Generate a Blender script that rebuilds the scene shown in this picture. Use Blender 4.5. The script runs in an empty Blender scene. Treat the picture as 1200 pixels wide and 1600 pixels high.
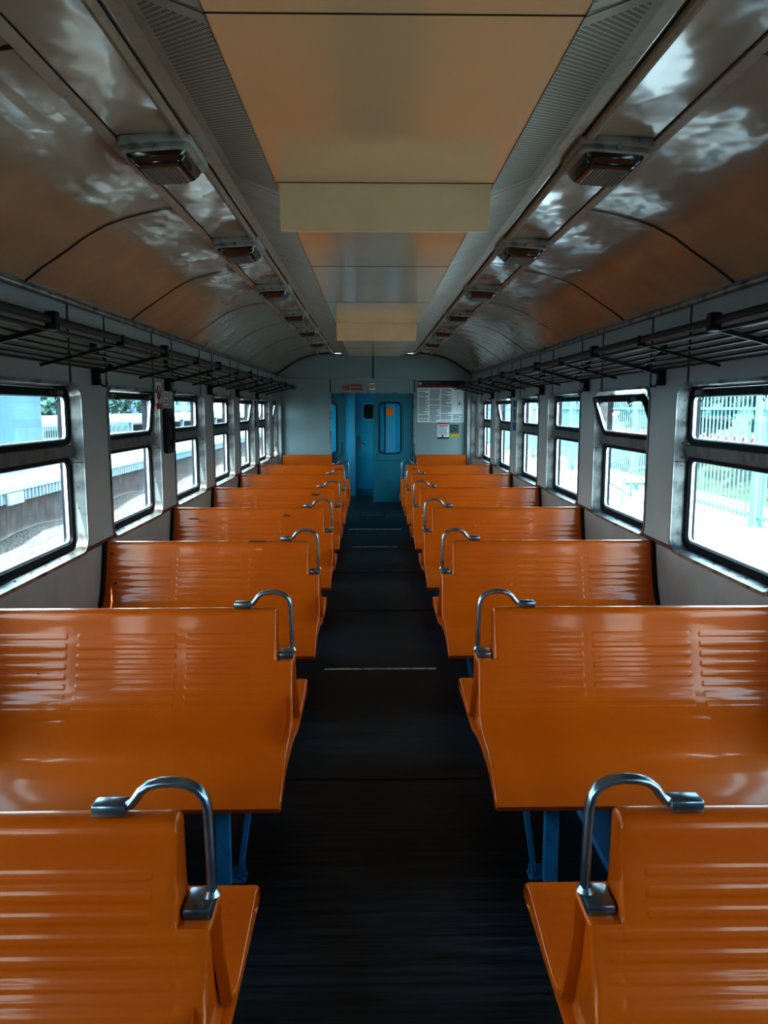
import bpy, bmesh, math, random
from mathutils import Vector, Matrix
from mathutils.geometry import tessellate_polygon
random.seed(7)
S = bpy.context.scene
COL = S.collection
PI = math.pi

# ------------------------------------------------------------------ helpers
def finish(name, me, mat=None, parent=None, smooth=None):
    o = bpy.data.objects.new(name, me)
    COL.objects.link(o)
    if mat is not None:
        for m in (mat if isinstance(mat, (list, tuple)) else [mat]):
            me.materials.append(m)
    if parent: o.parent = parent
    if smooth is not None:
        for p in me.polygons: p.use_smooth = True
        if smooth < 180:
            me.set_sharp_from_angle(angle=math.radians(smooth))
    return o

def obj(name, bm, mat=None, parent=None, smooth=None):
    bmesh.ops.recalc_face_normals(bm, faces=bm.faces[:])
    me = bpy.data.meshes.new(name); bm.to_mesh(me); bm.free()
    return finish(name, me, mat, parent, smooth)

def empty(name, loc=(0, 0, 0), label=None, cat=None, group=None, kind=None):
    o = bpy.data.objects.new(name, None); COL.objects.link(o)
    o.location = loc; o.empty_display_size = .1
    tag(o, label, cat, group, kind); return o

def tag(o, label=None, cat=None, group=None, kind=None):
    if label: o['label'] = label
    if cat: o['category'] = cat
    if group: o['group'] = group
    if kind: o['kind'] = kind
    return o

def box(bm, x0, x1, y0, y1, z0, z1, bev=0, seg=2, mi=0):
    c = [(x, y, z) for x in (min(x0,x1), max(x0,x1)) for y in (min(y0,y1), max(y0,y1)) for z in (min(z0,z1), max(z0,z1))]
    v = [bm.verts.new(p) for p in c]
    fs = [bm.faces.new([v[i] for i in f]) for f in ((0,1,3,2),(4,6,7,5),(0,4,5,1),(2,3,7,6),(0,2,6,4),(1,5,7,3))]
    for f in fs: f.material_index = mi
    if bev:
        es = list({e for f in fs for e in f.edges})
        bmesh.ops.bevel(bm, geom=es, offset=bev, segments=seg, affect='EDGES', profile=.5)
    return v

def sweep(bm, path, rx, ry, n=10, closed=False, up=Vector((0,1,0)), power=2.0, cap=True):
    """tube of superelliptic section along path; up = binormal reference"""
    P = [Vector(p) for p in path]; rings = []
    N = len(P)
    for i, p in enumerate(P):
        if closed: t = P[(i+1) % N] - P[i-1]
        else: t = P[min(i+1, N-1)] - P[max(i-1, 0)]
        t.normalize()
        b = up - up.dot(t) * t
        if b.length < 1e-4: b = Vector((1,0,0)) - t.x*t
        b.normalize(); nrm = t.cross(b)
        ring = []
        for k in range(n):
            a = 2*PI*(k+.5)/n; c, s = math.cos(a), math.sin(a)
            e = 2/power
            q = nrm * (rx*math.copysign(abs(c)**e, c)) + b * (ry*math.copysign(abs(s)**e, s))
            ring.append(bm.verts.new(p + q))
        rings.append(ring)
    M = N if closed else N-1
    for i in range(M):
        a, b2 = rings[i], rings[(i+1) % N]
        for k in range(n):
            bm.faces.new((a[k], a[(k+1)%n], b2[(k+1)%n], b2[k]))
    if cap and not closed:
        bm.faces.new(rings[0]); bm.faces.new(rings[-1][::-1])

def bar(bm, a, b, w, h=None, power=6, n=8, up=Vector((0,0,1))):
    sweep(bm, [a, b], w/2, (h or w)/2, n=n, up=up, power=power)

def cyl(bm, c, r, h, axis='Z', n=20, r2=None):
    m = Matrix.Translation(Vector(c))
    if axis == 'X': m = m @ Matrix.Rotation(PI/2, 4, 'Y')
    if axis == 'Y': m = m @ Matrix.Rotation(PI/2, 4, 'X')
    bmesh.ops.create_cone(bm, cap_ends=True, segments=n, radius1=r, radius2=r if r2 is None else r2, depth=h, matrix=m)

def rrect(u0, u1, v0, v1, r, n=6):
    pts = []
    for cx, cy, a0 in ((u1-r, v1-r, 0), (u0+r, v1-r, 90), (u0+r, v0+r, 180), (u1-r, v0+r, 270)):
        for k in range(n+1):
            a = math.radians(a0 + 90*k/n); pts.append((cx+r*math.cos(a), cy+r*math.sin(a)))
    return pts

def plate(bm, loops, f, mi=0):
    """planar polygon with holes; f maps (u,v)->3D"""
    loops3 = [[Vector((p[0], p[1], 0)) for p in l] for l in loops]
    flat = [p for l in loops3 for p in l]
    vs = [bm.verts.new(f(p.x, p.y)) for p in flat]
    for t in tessellate_polygon(loops3):
        try:
            fc = bm.faces.new([vs[i] for i in t]); fc.material_index = mi
        except ValueError: pass
    return vs

def ring_solid(bm, outer, inner, f0, f1, mi=0):
    """frame between two equal-count loops, from plane f0 to plane f1"""
    n = len(outer)
    A = [bm.verts.new(f0(*p)) for p in outer]; B = [bm.verts.new(f0(*p)) for p in inner]
    C = [bm.verts.new(f1(*p)) for p in outer]; D = [bm.verts.new(f1(*p)) for p in inner]
    for i in range(n):
        j = (i+1) % n
        for q in ((A[i],A[j],B[j],B[i]), (C[i],D[i],D[j],C[j]), (A[i],C[i],C[j],A[j]), (B[i],B[j],D[j],D[i])):
            fc = bm.faces.new(q); fc.material_index = mi

def prism(bm, outline, f0, f1, mi=0):
    A = [bm.verts.new(f0(*p)) for p in outline]; B = [bm.verts.new(f1(*p)) for p in outline]
    n = len(A)
    for i in range(n):
        bm.faces.new((A[i], A[(i+1)%n], B[(i+1)%n], B[i])).material_index = mi
    bm.faces.new(A[::-1]).material_index = mi; bm.faces.new(B).material_index = mi

def text_mesh(name, body, size, mat, matrix, parent=None, align='LEFT', offset=0, shear=0):
    cu = bpy.data.curves.new(name, 'FONT'); cu.body = body; cu.size = size
    cu.align_x = align; cu.offset = offset; cu.shear = shear; cu.resolution_u = 3
    t = bpy.data.objects.new(name+'_tmp', cu); COL.objects.link(t)
    bpy.context.view_layer.update()
    me = bpy.data.meshes.new_from_object(t.evaluated_get(bpy.context.evaluated_depsgraph_get()))
    bpy.data.objects.remove(t); me.transform(matrix)
    return finish(name, me, mat, parent)

def copy_tree(o, parent=None):
    c = o.copy(); COL.objects.link(c); c.parent = parent
    for ch in list(o.children): copy_tree(ch, c)
    return c

# ------------------------------------------------------------------ materials
def principled(name, col, rough=.5, metal=0, coat=0, spec=.5, noise=None, bump=None, coat_rough=.1):
    """noise=(scale, col2, lo, hi, (sx,sy,sz))  bump=(scale, strength, dist, (sx,sy,sz))"""
    m = bpy.data.materials.new(name); m.use_nodes = True
    nt = m.node_tree; N = nt.nodes; L = nt.links
    b = N['Principled BSDF']
    b.inputs['Base Color'].default_value = (*col, 1)
    b.inputs['Roughness'].default_value = rough
    b.inputs['Metallic'].default_value = metal
    b.inputs['Coat Weight'].default_value = coat
    b.inputs['Coat Roughness'].default_value = coat_rough
    b.inputs['Specular IOR Level'].default_value = spec
    tc = N.new('ShaderNodeTexCoord')
    def tex(scale, sc, detail=5):
        mp = N.new('ShaderNodeMapping'); mp.inputs['Scale'].default_value = sc
        L.new(tc.outputs['Object'], mp.inputs['Vector'])
        t = N.new('ShaderNodeTexNoise'); t.inputs['Scale'].default_value = scale; t.inputs['Detail'].default_value = detail
        L.new(mp.outputs[0], t.inputs['Vector']); return t
    if noise:
        t = tex(noise[0], noise[4] if len(noise) > 4 else (1,1,1))
        r = N.new('ShaderNodeValToRGB')
        r.color_ramp.elements[0].position = noise[2]; r.color_ramp.elements[0].color = (*col, 1)
        r.color_ramp.elements[1].position = noise[3]; r.color_ramp.elements[1].color = (*noise[1], 1)
        L.new(t.outputs[0], r.inputs[0]); L.new(r.outputs[0], b.inputs['Base Color'])
    if bump:
        t = tex(bump[0], bump[3] if len(bump) > 3 else (1,1,1), 2)
        bp = N.new('ShaderNodeBump'); bp.inputs['Strength'].default_value = bump[1]; bp.inputs['Distance'].default_value = bump[2]
        L.new(t.outputs[0], bp.inputs['Height']); L.new(bp.outputs[0], b.inputs['Normal'])
        if coat: L.new(bp.outputs[0], b.inputs['Coat Normal'])
    return m

M = {}
M['orange'] = principled('orange gelcoat', (.56, .125, .004), .34, coat=.45, spec=.25, coat_rough=.09,
    noise=(3.0, (.50, .103, .003), .4, .75), bump=(9, .10, .006))
M['endcap'] = principled('dark end rubber', (.012, .012, .012), .6)
M['chrome'] = principled('brushed cast aluminium', (.36, .44, .52), .26, metal=.9, noise=(14, (.17, .23, .30), .4, .7))
M['blue_leg'] = principled('blue enamel steel', (.04, .24, .44), .42, noise=(20, (.02, .15, .30), .45, .7))
M['wall'] = principled('grey laminate wall', (.40, .42, .41), .42, spec=.35, noise=(2.2, (.34, .37, .37), .35, .7))
M['wall_low'] = principled('lower grey wall panel', (.36, .35, .335), .5, noise=(3, (.29, .29, .285), .4, .7))
M['endwall'] = principled('end wall laminate', (.27, .34, .34), .5, noise=(2, (.23, .31, .32), .4, .7))
M['rust'] = principled('rusty ledge', (.17, .05, .022), .6, noise=(25, (.05, .03, .03), .5, .7))
M['roof'] = principled('glossy beige roof enamel', (.47, .37, .265), .16, coat=.6, spec=.6, coat_rough=.08,
    noise=(1.6, (.40, .31, .22), .35, .7), bump=(4.2, .55, .012, (1, .8, 1)))
M['trim'] = principled('roof trim', (.42, .36, .27), .33, metal=.1, spec=.5, noise=(30, (.32, .27, .2), .5, .75))
M['duct'] = principled('cream duct panel', (.74, .53, .32), .17, coat=.4, noise=(1.3, (.68, .48, .29), .4, .7), bump=(1.2, .12, .01))
M['baffle'] = principled('cream baffle', (.86, .66, .42), .6, noise=(4, (.80, .61, .38), .4, .7))
M['seam'] = principled('dark seam', (.015, .013, .011), .6)
M['metaldull'] = principled('dull window steel', (.33, .34, .33), .34, metal=.75, noise=(9, (.12, .11, .10), .45, .68, (1, 1, 1)))
M['bar'] = principled('grey window bar', (.17, .165, .15), .42, metal=.5, noise=(12, (.10, .09, .08), .45, .7))
M['rubber'] = principled('black rubber', (.004, .006, .010), .5, spec=.2)
M['alu'] = principled('pale aluminium bead', (.75, .85, .88), .3, metal=.6)
M['rack'] = principled('dark grey rack enamel', (.014, .016, .017), .42, spec=.35, noise=(18, (.008, .009, .010), .4, .7))
M['batten'] = principled('dark batten', (.035, .042, .045), .5)
M['black'] = principled('matt black', (.008, .009, .01), .5)
M['door'] = principled('blue door enamel', (.025, .22, .29), .36, coat=.1, noise=(3, (.02, .18, .25), .4, .7))
M['door_in'] = principled('bright blue enamel', (.025, .37, .50), .36, noise=(3, (.02, .31, .43), .4, .7))
M['door_pale'] = principled('pale blue enamel', (.12, .42, .55), .36)
M['rim'] = principled('lamp rim', (.42, .41, .36), .45, noise=(16, (.22, .22, .21), .5, .7))
M['white'] = principled('white paper', (.75, .80, .80), .6)
M['red'] = principled('red print', (.45, .03, .02), .6)
M['ink'] = principled('dark print', (.02, .025, .03), .6)
M['greyprint'] = principled('grey print', (.12, .15, .16), .6)
M['yellow'] = principled('yellow print', (.55, .38, .03), .6)
M['orangeprint'] = principled('orange print', (.80, .22, .02), .6)
M['blueprint'] = principled('blue print', (.03, .09, .22), .6)
M['strip'] = principled('worn metal floor strip', (.8, .8, .74), .5, metal=.1, noise=(22, (.4, .38, .34), .45, .65))
M['scuff'] = principled('dark scuff', (.09, .03, .01), .6)
M['chip'] = principled('yellow chipped paint', (.55, .30, .02), .6)
M['concrete'] = principled('pale concrete', (.26, .33, .36), .8, noise=(1.2, (.18, .25, .28), .4, .7))
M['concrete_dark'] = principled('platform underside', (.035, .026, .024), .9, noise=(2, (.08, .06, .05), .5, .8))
M['asphalt'] = principled('sunlit platform paving', (.40, .42, .42), .9, noise=(.5, (.24, .27, .28), .4, .7))
M['galv'] = principled('pale blue steel fence', (.085, .17, .21), .6, spec=.2)
M['grass'] = principled('dry grass', (.015, .035, .015), .9, noise=(2.5, (.05, .075, .03), .35, .7), bump=(30, .8, .05))
M['leaf'] = principled('leaves', (.012, .05, .04), .8, noise=(6, (.035, .09, .06), .4, .65), bump=(12, 1, .1))
M['bldg'] = principled('teal grey building', (.03, .09, .11), .7, noise=(.6, (.02, .06, .08), .4, .7))
M['bldg2'] = principled('pale building', (.14, .24, .27), .7)
M['trunk'] = principled('bark', (.05, .035, .025), .9)
M['skin'] = principled('skin', (.45, .27, .19), .6)
M['cloth'] = principled('dark clothing', (.02, .04, .06), .8)

def gravel_mat():
    m = principled('gravel and dry grass', (.10, .075, .055), .95)
    nt = m.node_tree; N = nt.nodes; L = nt.links; b = N['Principled BSDF']
    tc = N.new('ShaderNodeTexCoord')
    v = N.new('ShaderNodeTexVoronoi'); v.inputs['Scale'].default_value = 14
    L.new(tc.outputs['Object'], v.inputs['Vector'])
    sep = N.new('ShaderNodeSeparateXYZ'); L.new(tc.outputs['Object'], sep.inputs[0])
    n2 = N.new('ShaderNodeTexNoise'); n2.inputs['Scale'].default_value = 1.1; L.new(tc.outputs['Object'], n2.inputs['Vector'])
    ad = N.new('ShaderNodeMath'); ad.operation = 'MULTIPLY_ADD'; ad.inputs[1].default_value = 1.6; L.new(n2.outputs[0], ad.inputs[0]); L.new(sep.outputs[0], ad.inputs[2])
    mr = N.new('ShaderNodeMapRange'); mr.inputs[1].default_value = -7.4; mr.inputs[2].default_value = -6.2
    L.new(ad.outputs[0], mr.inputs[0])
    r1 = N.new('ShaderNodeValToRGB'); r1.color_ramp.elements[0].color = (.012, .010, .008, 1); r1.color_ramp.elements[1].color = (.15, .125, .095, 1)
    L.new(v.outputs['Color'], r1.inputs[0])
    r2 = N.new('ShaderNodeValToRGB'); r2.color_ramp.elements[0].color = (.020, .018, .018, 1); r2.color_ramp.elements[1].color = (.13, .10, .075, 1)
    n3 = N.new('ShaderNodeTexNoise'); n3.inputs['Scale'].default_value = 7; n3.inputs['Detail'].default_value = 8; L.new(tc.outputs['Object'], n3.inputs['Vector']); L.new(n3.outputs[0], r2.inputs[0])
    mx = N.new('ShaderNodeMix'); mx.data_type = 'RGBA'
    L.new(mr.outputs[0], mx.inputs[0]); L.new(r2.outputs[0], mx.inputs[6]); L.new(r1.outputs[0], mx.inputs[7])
    L.new(mx.outputs[2], b.inputs['Base Color'])
    bp = N.new('ShaderNodeBump'); bp.inputs['Strength'].default_value = 1; bp.inputs['Distance'].default_value = .05
    L.new(v.outputs['Distance'], bp.inputs['Height']); L.new(bp.outputs[0], b.inputs['Normal'])
    return m
M['gravel'] = gravel_mat()

def floor_mat():
    m = principled('dark lino floor', (.012, .012, .013), .33, spec=.45)
    nt = m.node_tree; N = nt.nodes; L = nt.links; b = N['Principled BSDF']
    tc = N.new('ShaderNodeTexCoord')
    mp = N.new('ShaderNodeMapping'); mp.inputs['Scale'].default_value = (.9, 22, 1); L.new(tc.outputs['Object'], mp.inputs[0])
    n = N.new('ShaderNodeTexNoise'); n.inputs['Scale'].default_value = 2.2; n.inputs['Detail'].default_value = 9; n.inputs['Roughness'].default_value = .7
    L.new(mp.outputs[0], n.inputs['Vector'])
    r = N.new('ShaderNodeValToRGB'); r.color_ramp.elements[0].position = .38; r.color_ramp.elements[0].color = (.006, .0055, .0055, 1)
    r.color_ramp.elements[1].position = .74; r.color_ramp.elements[1].color = (.048, .054, .062, 1)
    L.new(n.outputs[0], r.inputs[0])
    n2 = N.new('ShaderNodeTexNoise'); n2.inputs['Scale'].default_value = 1.3; L.new(tc.outputs['Object'], n2.inputs['Vector'])
    r2 = N.new('ShaderNodeValToRGB'); r2.color_ramp.elements[0].position = .35; r2.color_ramp.elements[0].color = (.55, .45, .40, 1); r2.color_ramp.elements[1].position = .65; r2.color_ramp.elements[1].color = (1, 1.25, 1.5, 1)
    L.new(n2.outputs[0], r2.inputs[0])
    mx = N.new('ShaderNodeMix'); mx.data_type = 'RGBA'; mx.blend_type = 'MULTIPLY'; mx.inputs[0].default_value = 1
    L.new(r.outputs[0], mx.inputs[6]); L.new(r2.outputs[0], mx.inputs[7]); L.new(mx.outputs[2], b.inputs['Base Color'])
    mr = N.new('ShaderNodeMapRange'); mr.inputs[3].default_value = .30; mr.inputs[4].default_value = .55; L.new(n.outputs[0], mr.inputs[0]); L.new(mr.outputs[0], b.inputs['Roughness'])
    bp = N.new('ShaderNodeBump'); bp.inputs['Strength'].default_value = .25; bp.inputs['Distance'].default_value = .003
    L.new(n.outputs[0], bp.inputs['Height']); L.new(bp.outputs[0], b.inputs['Normal'])
    return m
M['floor'] = floor_mat()

def perforated(name, col, hole, px, py, r, metal=.5, rough=.3, axes=(0, 1), slot=1.0):
    """rows of dark punched slots, procedural, in object space"""
    m = principled(name, col, rough, metal=metal, noise=None)
    nt = m.node_tree; N = nt.nodes; L = nt.links; b = N['Principled BSDF']
    uv = N.new('ShaderNodeUVMap'); uv.uv_map = 'UVMap'
    sep = N.new('ShaderNodeSeparateXYZ'); L.new(uv.outputs[0], sep.inputs[0])
    def mth(op, a, bb=None):
        n = N.new('ShaderNodeMath'); n.operation = op
        for i, q in enumerate((a, bb)):
            if q is None: continue
            if isinstance(q, (int, float)): n.inputs[i].default_value = q
            else: L.new(q, n.inputs[i])
        return n.outputs[0]
    u = mth('DIVIDE', sep.outputs[0], px); v = mth('DIVIDE', sep.outputs[1], py)
    odd = mth('MULTIPLY', mth('MODULO', mth('FLOOR', v), 2), .5)
    fu = mth('SUBTRACT', mth('FRACT', mth('ADD', u, odd)), .5); fv = mth('SUBTRACT', mth('FRACT', v), .5)
    du = mth('MULTIPLY', fu, px); dv = mth('MULTIPLY', fv, py)
    du = mth('MAXIMUM', mth('SUBTRACT', mth('ABSOLUTE', du), r*slot), 0)
    d = mth('SQRT', mth('ADD', mth('MULTIPLY', du, du), mth('MULTIPLY', dv, dv)))
    mask = mth('LESS_THAN', d, r)
    mx = N.new('ShaderNodeMix'); mx.data_type = 'RGBA'
    L.new(mask, mx.inputs[0]); mx.inputs[6].default_value = (*col, 1); mx.inputs[7].default_value = (*hole, 1)
    L.new(mx.outputs[2], b.inputs['Base Color'])
    inv = mth('MULTIPLY', mth('SUBTRACT', 1, mask), metal); L.new(inv, b.inputs['Metallic'])
    L.new(mth('ADD', rough, mth('MULTIPLY', mask, .5)), b.inputs['Roughness'])
    return m
M['perf'] = perforated('perforated vent metal', (.50, .44, .35), (.01, .01, .01), .017, .0105, .0024, metal=.3, rough=.3, slot=1.6)
M['vent'] = principled('plain vent metal', (.50, .44, .35), .28, metal=.3, noise=(9, (.38, .33, .27), .35, .7), bump=(16, .5, .004))
M['mesh_blue'] = perforated('blue perforated heater cover', (.03, .15, .30), (.004, .01, .02), .012, .012, .0038, metal=0, rough=.5, slot=0)

def glass_mat(name, tint=(.93, .98, 1), refl=.06, dirt=0.012):
    m = bpy.data.materials.new(name); m.use_nodes = True
    nt = m.node_tree; N = nt.nodes; L = nt.links; N.clear()
    out = N.new('ShaderNodeOutputMaterial')
    tr = N.new('ShaderNodeBsdfTransparent'); tr.inputs[0].default_value = (*tint, 1)
    gl = N.new('ShaderNodeBsdfGlossy'); gl.inputs['Roughness'].default_value = .03
    df = N.new('ShaderNodeBsdfTranslucent'); df.inputs[0].default_value = (.85, .97, 1, 1)
    tc = N.new('ShaderNodeTexCoord'); mp = N.new('ShaderNodeMapping'); mp.inputs['Scale'].default_value = (1, 9, 1.0)
    nz = N.new('ShaderNodeTexNoise'); nz.inputs['Scale'].default_value = 6; nz.inputs['Detail'].default_value = 6
    L.new(tc.outputs['Object'], mp.inputs[0]); L.new(mp.outputs[0], nz.inputs['Vector'])
    mr = N.new('ShaderNodeMapRange'); mr.inputs[1].default_value = .4; mr.inputs[2].default_value = .8; mr.inputs[3].default_value = dirt*.5; mr.inputs[4].default_value = dirt*2.5
    L.new(nz.outputs[0], mr.inputs[0])
    lw = N.new('ShaderNodeLayerWeight'); pw = N.new('ShaderNodeMath'); pw.operation = 'POWER'; pw.inputs[1].default_value = 4
    L.new(lw.outputs['Facing'], pw.inputs[0])
    fr = N.new('ShaderNodeMath'); fr.operation = 'MULTIPLY_ADD'; fr.inputs[1].default_value = .5; fr.inputs[2].default_value = .03; L.new(pw.outputs[0], fr.inputs[0])
    m1 = N.new('ShaderNodeMixShader'); m2 = N.new('ShaderNodeMixShader')
    L.new(mr.outputs[0], m1.inputs[0]); L.new(tr.outputs[0], m1.inputs[1]); L.new(df.outputs[0], m1.inputs[2])
    L.new(fr.outputs[0], m2.inputs[0]); L.new(m1.outputs[0], m2.inputs[1]); L.new(gl.outputs[0], m2.inputs[2])
    L.new(m2.outputs[0], out.inputs[0]); return m
M['glass'] = glass_mat('window glass', (.80, .95, 1))
M['glass_door'] = glass_mat('door glass', (.75, .92, .96), dirt=.005)
def lens_mat():
    m = principled('prismatic lamp glass', (.16, .15, .13), .28, spec=.8, coat=.2)
    b = m.node_tree.nodes['Principled BSDF']; N = m.node_tree.nodes; L = m.node_tree.links
    tc = N.new('ShaderNodeTexCoord'); v = N.new('ShaderNodeTexVoronoi'); v.inputs['Scale'].default_value = 85; v.inputs['Randomness'].default_value = 0
    L.new(tc.outputs['Object'], v.inputs['Vector'])
    bp = N.new('ShaderNodeBump'); bp.inputs['Strength'].default_value = .2; bp.inputs['Distance'].default_value = .001
    L.new(v.outputs['Distance'], bp.inputs['Height']); L.new(bp.outputs[0], b.inputs['Normal'])
    return m
M['lens'] = lens_mat()
M['lens_side'] = principled('smoky lamp glass side', (.045, .038, .03), .1, spec=.8, coat=.4)

# ------------------------------------------------------------------ dimensions
WX = 1.69            # inner face of side walls
YB = -2.6            # back of the modelled car
YE = 13.5            # end wall
PITCH = 1.6
ROW0 = 1.455
ROOF = [(1.69, 2.243), (1.665, 2.262), (1.58, 2.325), (1.47, 2.396), (1.375, 2.462), (1.28, 2.512), (1.20, 2.540),
        (1.115, 2.562), (1.03, 2.580), (.95, 2.592)]

# ------------------------------------------------------------------ floor
bm = bmesh.new(); box(bm, -1.72, 1.72, YB, YE+1.6, -.04, 0)
tag(obj('floor', bm, M['floor']), kind='structure')
def strip_obj(name, y, w, x0, x1, mat, z=.003):
    bm = bmesh.new(); box(bm, x0, x1, y-w/2, y+w/2, 0, z); return tag(obj(name, bm, mat), kind='structure')
k = 1
for y, w, x0, x1, mt in ((3.29, .012, -1.6, 1.6, 'seam'), (4.77, .028, -.36, .36, 'strip'), (6.22, .010, -1.6, 1.6, 'seam'), (7.7, .010, -1.6, 1.6, 'seam'),
                     (9.17, .03, -.30, .26, 'strip'), (10.55, .03, -.37, .37, 'strip'), (12.2, .012, -1.6, 1.6, 'seam')):
    strip_obj('trim_%d' % k, y, w, x0, x1, M[mt]); k += 1
bm = bmesh.new(); ring_solid(bm, rrect(-.24, .17, 11.75, 12.45, .01, 1), rrect(-.215, .145, 11.775, 12.425, .008, 1), lambda u, v: (u, v, 0), lambda u, v: (u, v, .004))
h = empty('floor_hatch', (0, 0, 0), 'dark floor hatch plate in the aisle just before the blue door', 'hatch')
obj('hatch_frame', bm, M['seam'], h)
bm = bmesh.new(); box(bm, -.215, .145, 11.775, 12.425, 0, .003); obj('hatch_plate', bm, M['floor'], h)

# ------------------------------------------------------------------ side walls
WY0 = [0.03 + PITCH*i + 3.20 - 1.6*3 for i in range(0, 10)]      # near edges of the windows
WIN_W, WZ0, WZ1 = 1.16, .85, 1.795
WIN = [(y, WIN_W) for y in WY0 if y + WIN_W < YE - .1] + [(12.83, .54)]
LEDGE = .866
for s, side in ((-1, 'left'), (1, 'right')):
    f = lambda u, v, s=s: (s*WX, u, v)
    bm = bmesh.new()
    outer = [(YB, 0), (YE, 0), (YE, 2.26), (YB, 2.26)]
    holes = [rrect(y, y+ww, WZ0, WZ1, .085) for y, ww in WIN]
    plate(bm, [outer] + holes, f)
    r = bmesh.ops.extrude_face_region(bm, geom=bm.faces[:])
    bmesh.ops.translate(bm, verts=[g for g in r['geom'] if isinstance(g, bmesh.types.BMVert)], vec=(s*.055, 0, 0))
    w = tag(obj('wall_'+side, bm, M['wall']), kind='structure')
    # darker vertical battens over the piers, between window head and cornice
    for i, (y, ww) in enumerate(WIN):
        for yy in (y-.008, y+ww-.14):
            bm = bmesh.new(); box(bm, s*WX, s*(WX-.005), yy, yy+.016, WZ1-.005, 2.235)
            obj('batten', bm, M['batten'], w)
    # lower panel and rusty ledge, in pieces between the windows
    segs = []; a = YB
    for y, ww in WIN:
        segs.append((a, y+.03)); a = y+ww-.03
    segs.append((a, YE))
    bm = bmesh.new()
    for a, b in segs: box(bm, s*WX, s*(WX-.010), a, b, LEDGE-.014, LEDGE+.004)
    obj('ledge', bm, M['rust'], w)
    bm = bmesh.new(); box(bm, s*WX, s*(WX-.004), YB, YE, .02, WZ0-.004); obj('lower_panel', bm, M['wall_low'], w)
    bm = bmesh.new(); box(bm, s*WX, s*(WX-.015), YB, YE, 0, .10, .003); tag(obj('baseboard_'+side, bm, M['black']), kind='structure')
    # cornice moulding
    bm = bmesh.new(); sweep(bm, [(s*(WX-.012), YB, 2.238), (s*(WX-.012), YE, 2.238)], .016, .022, n=10, up=Vector((0,0,1)))
    tag(obj('trim_%d' % (20 + (s > 0)), bm, M['metaldull'], smooth=60), kind='structure')

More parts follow.
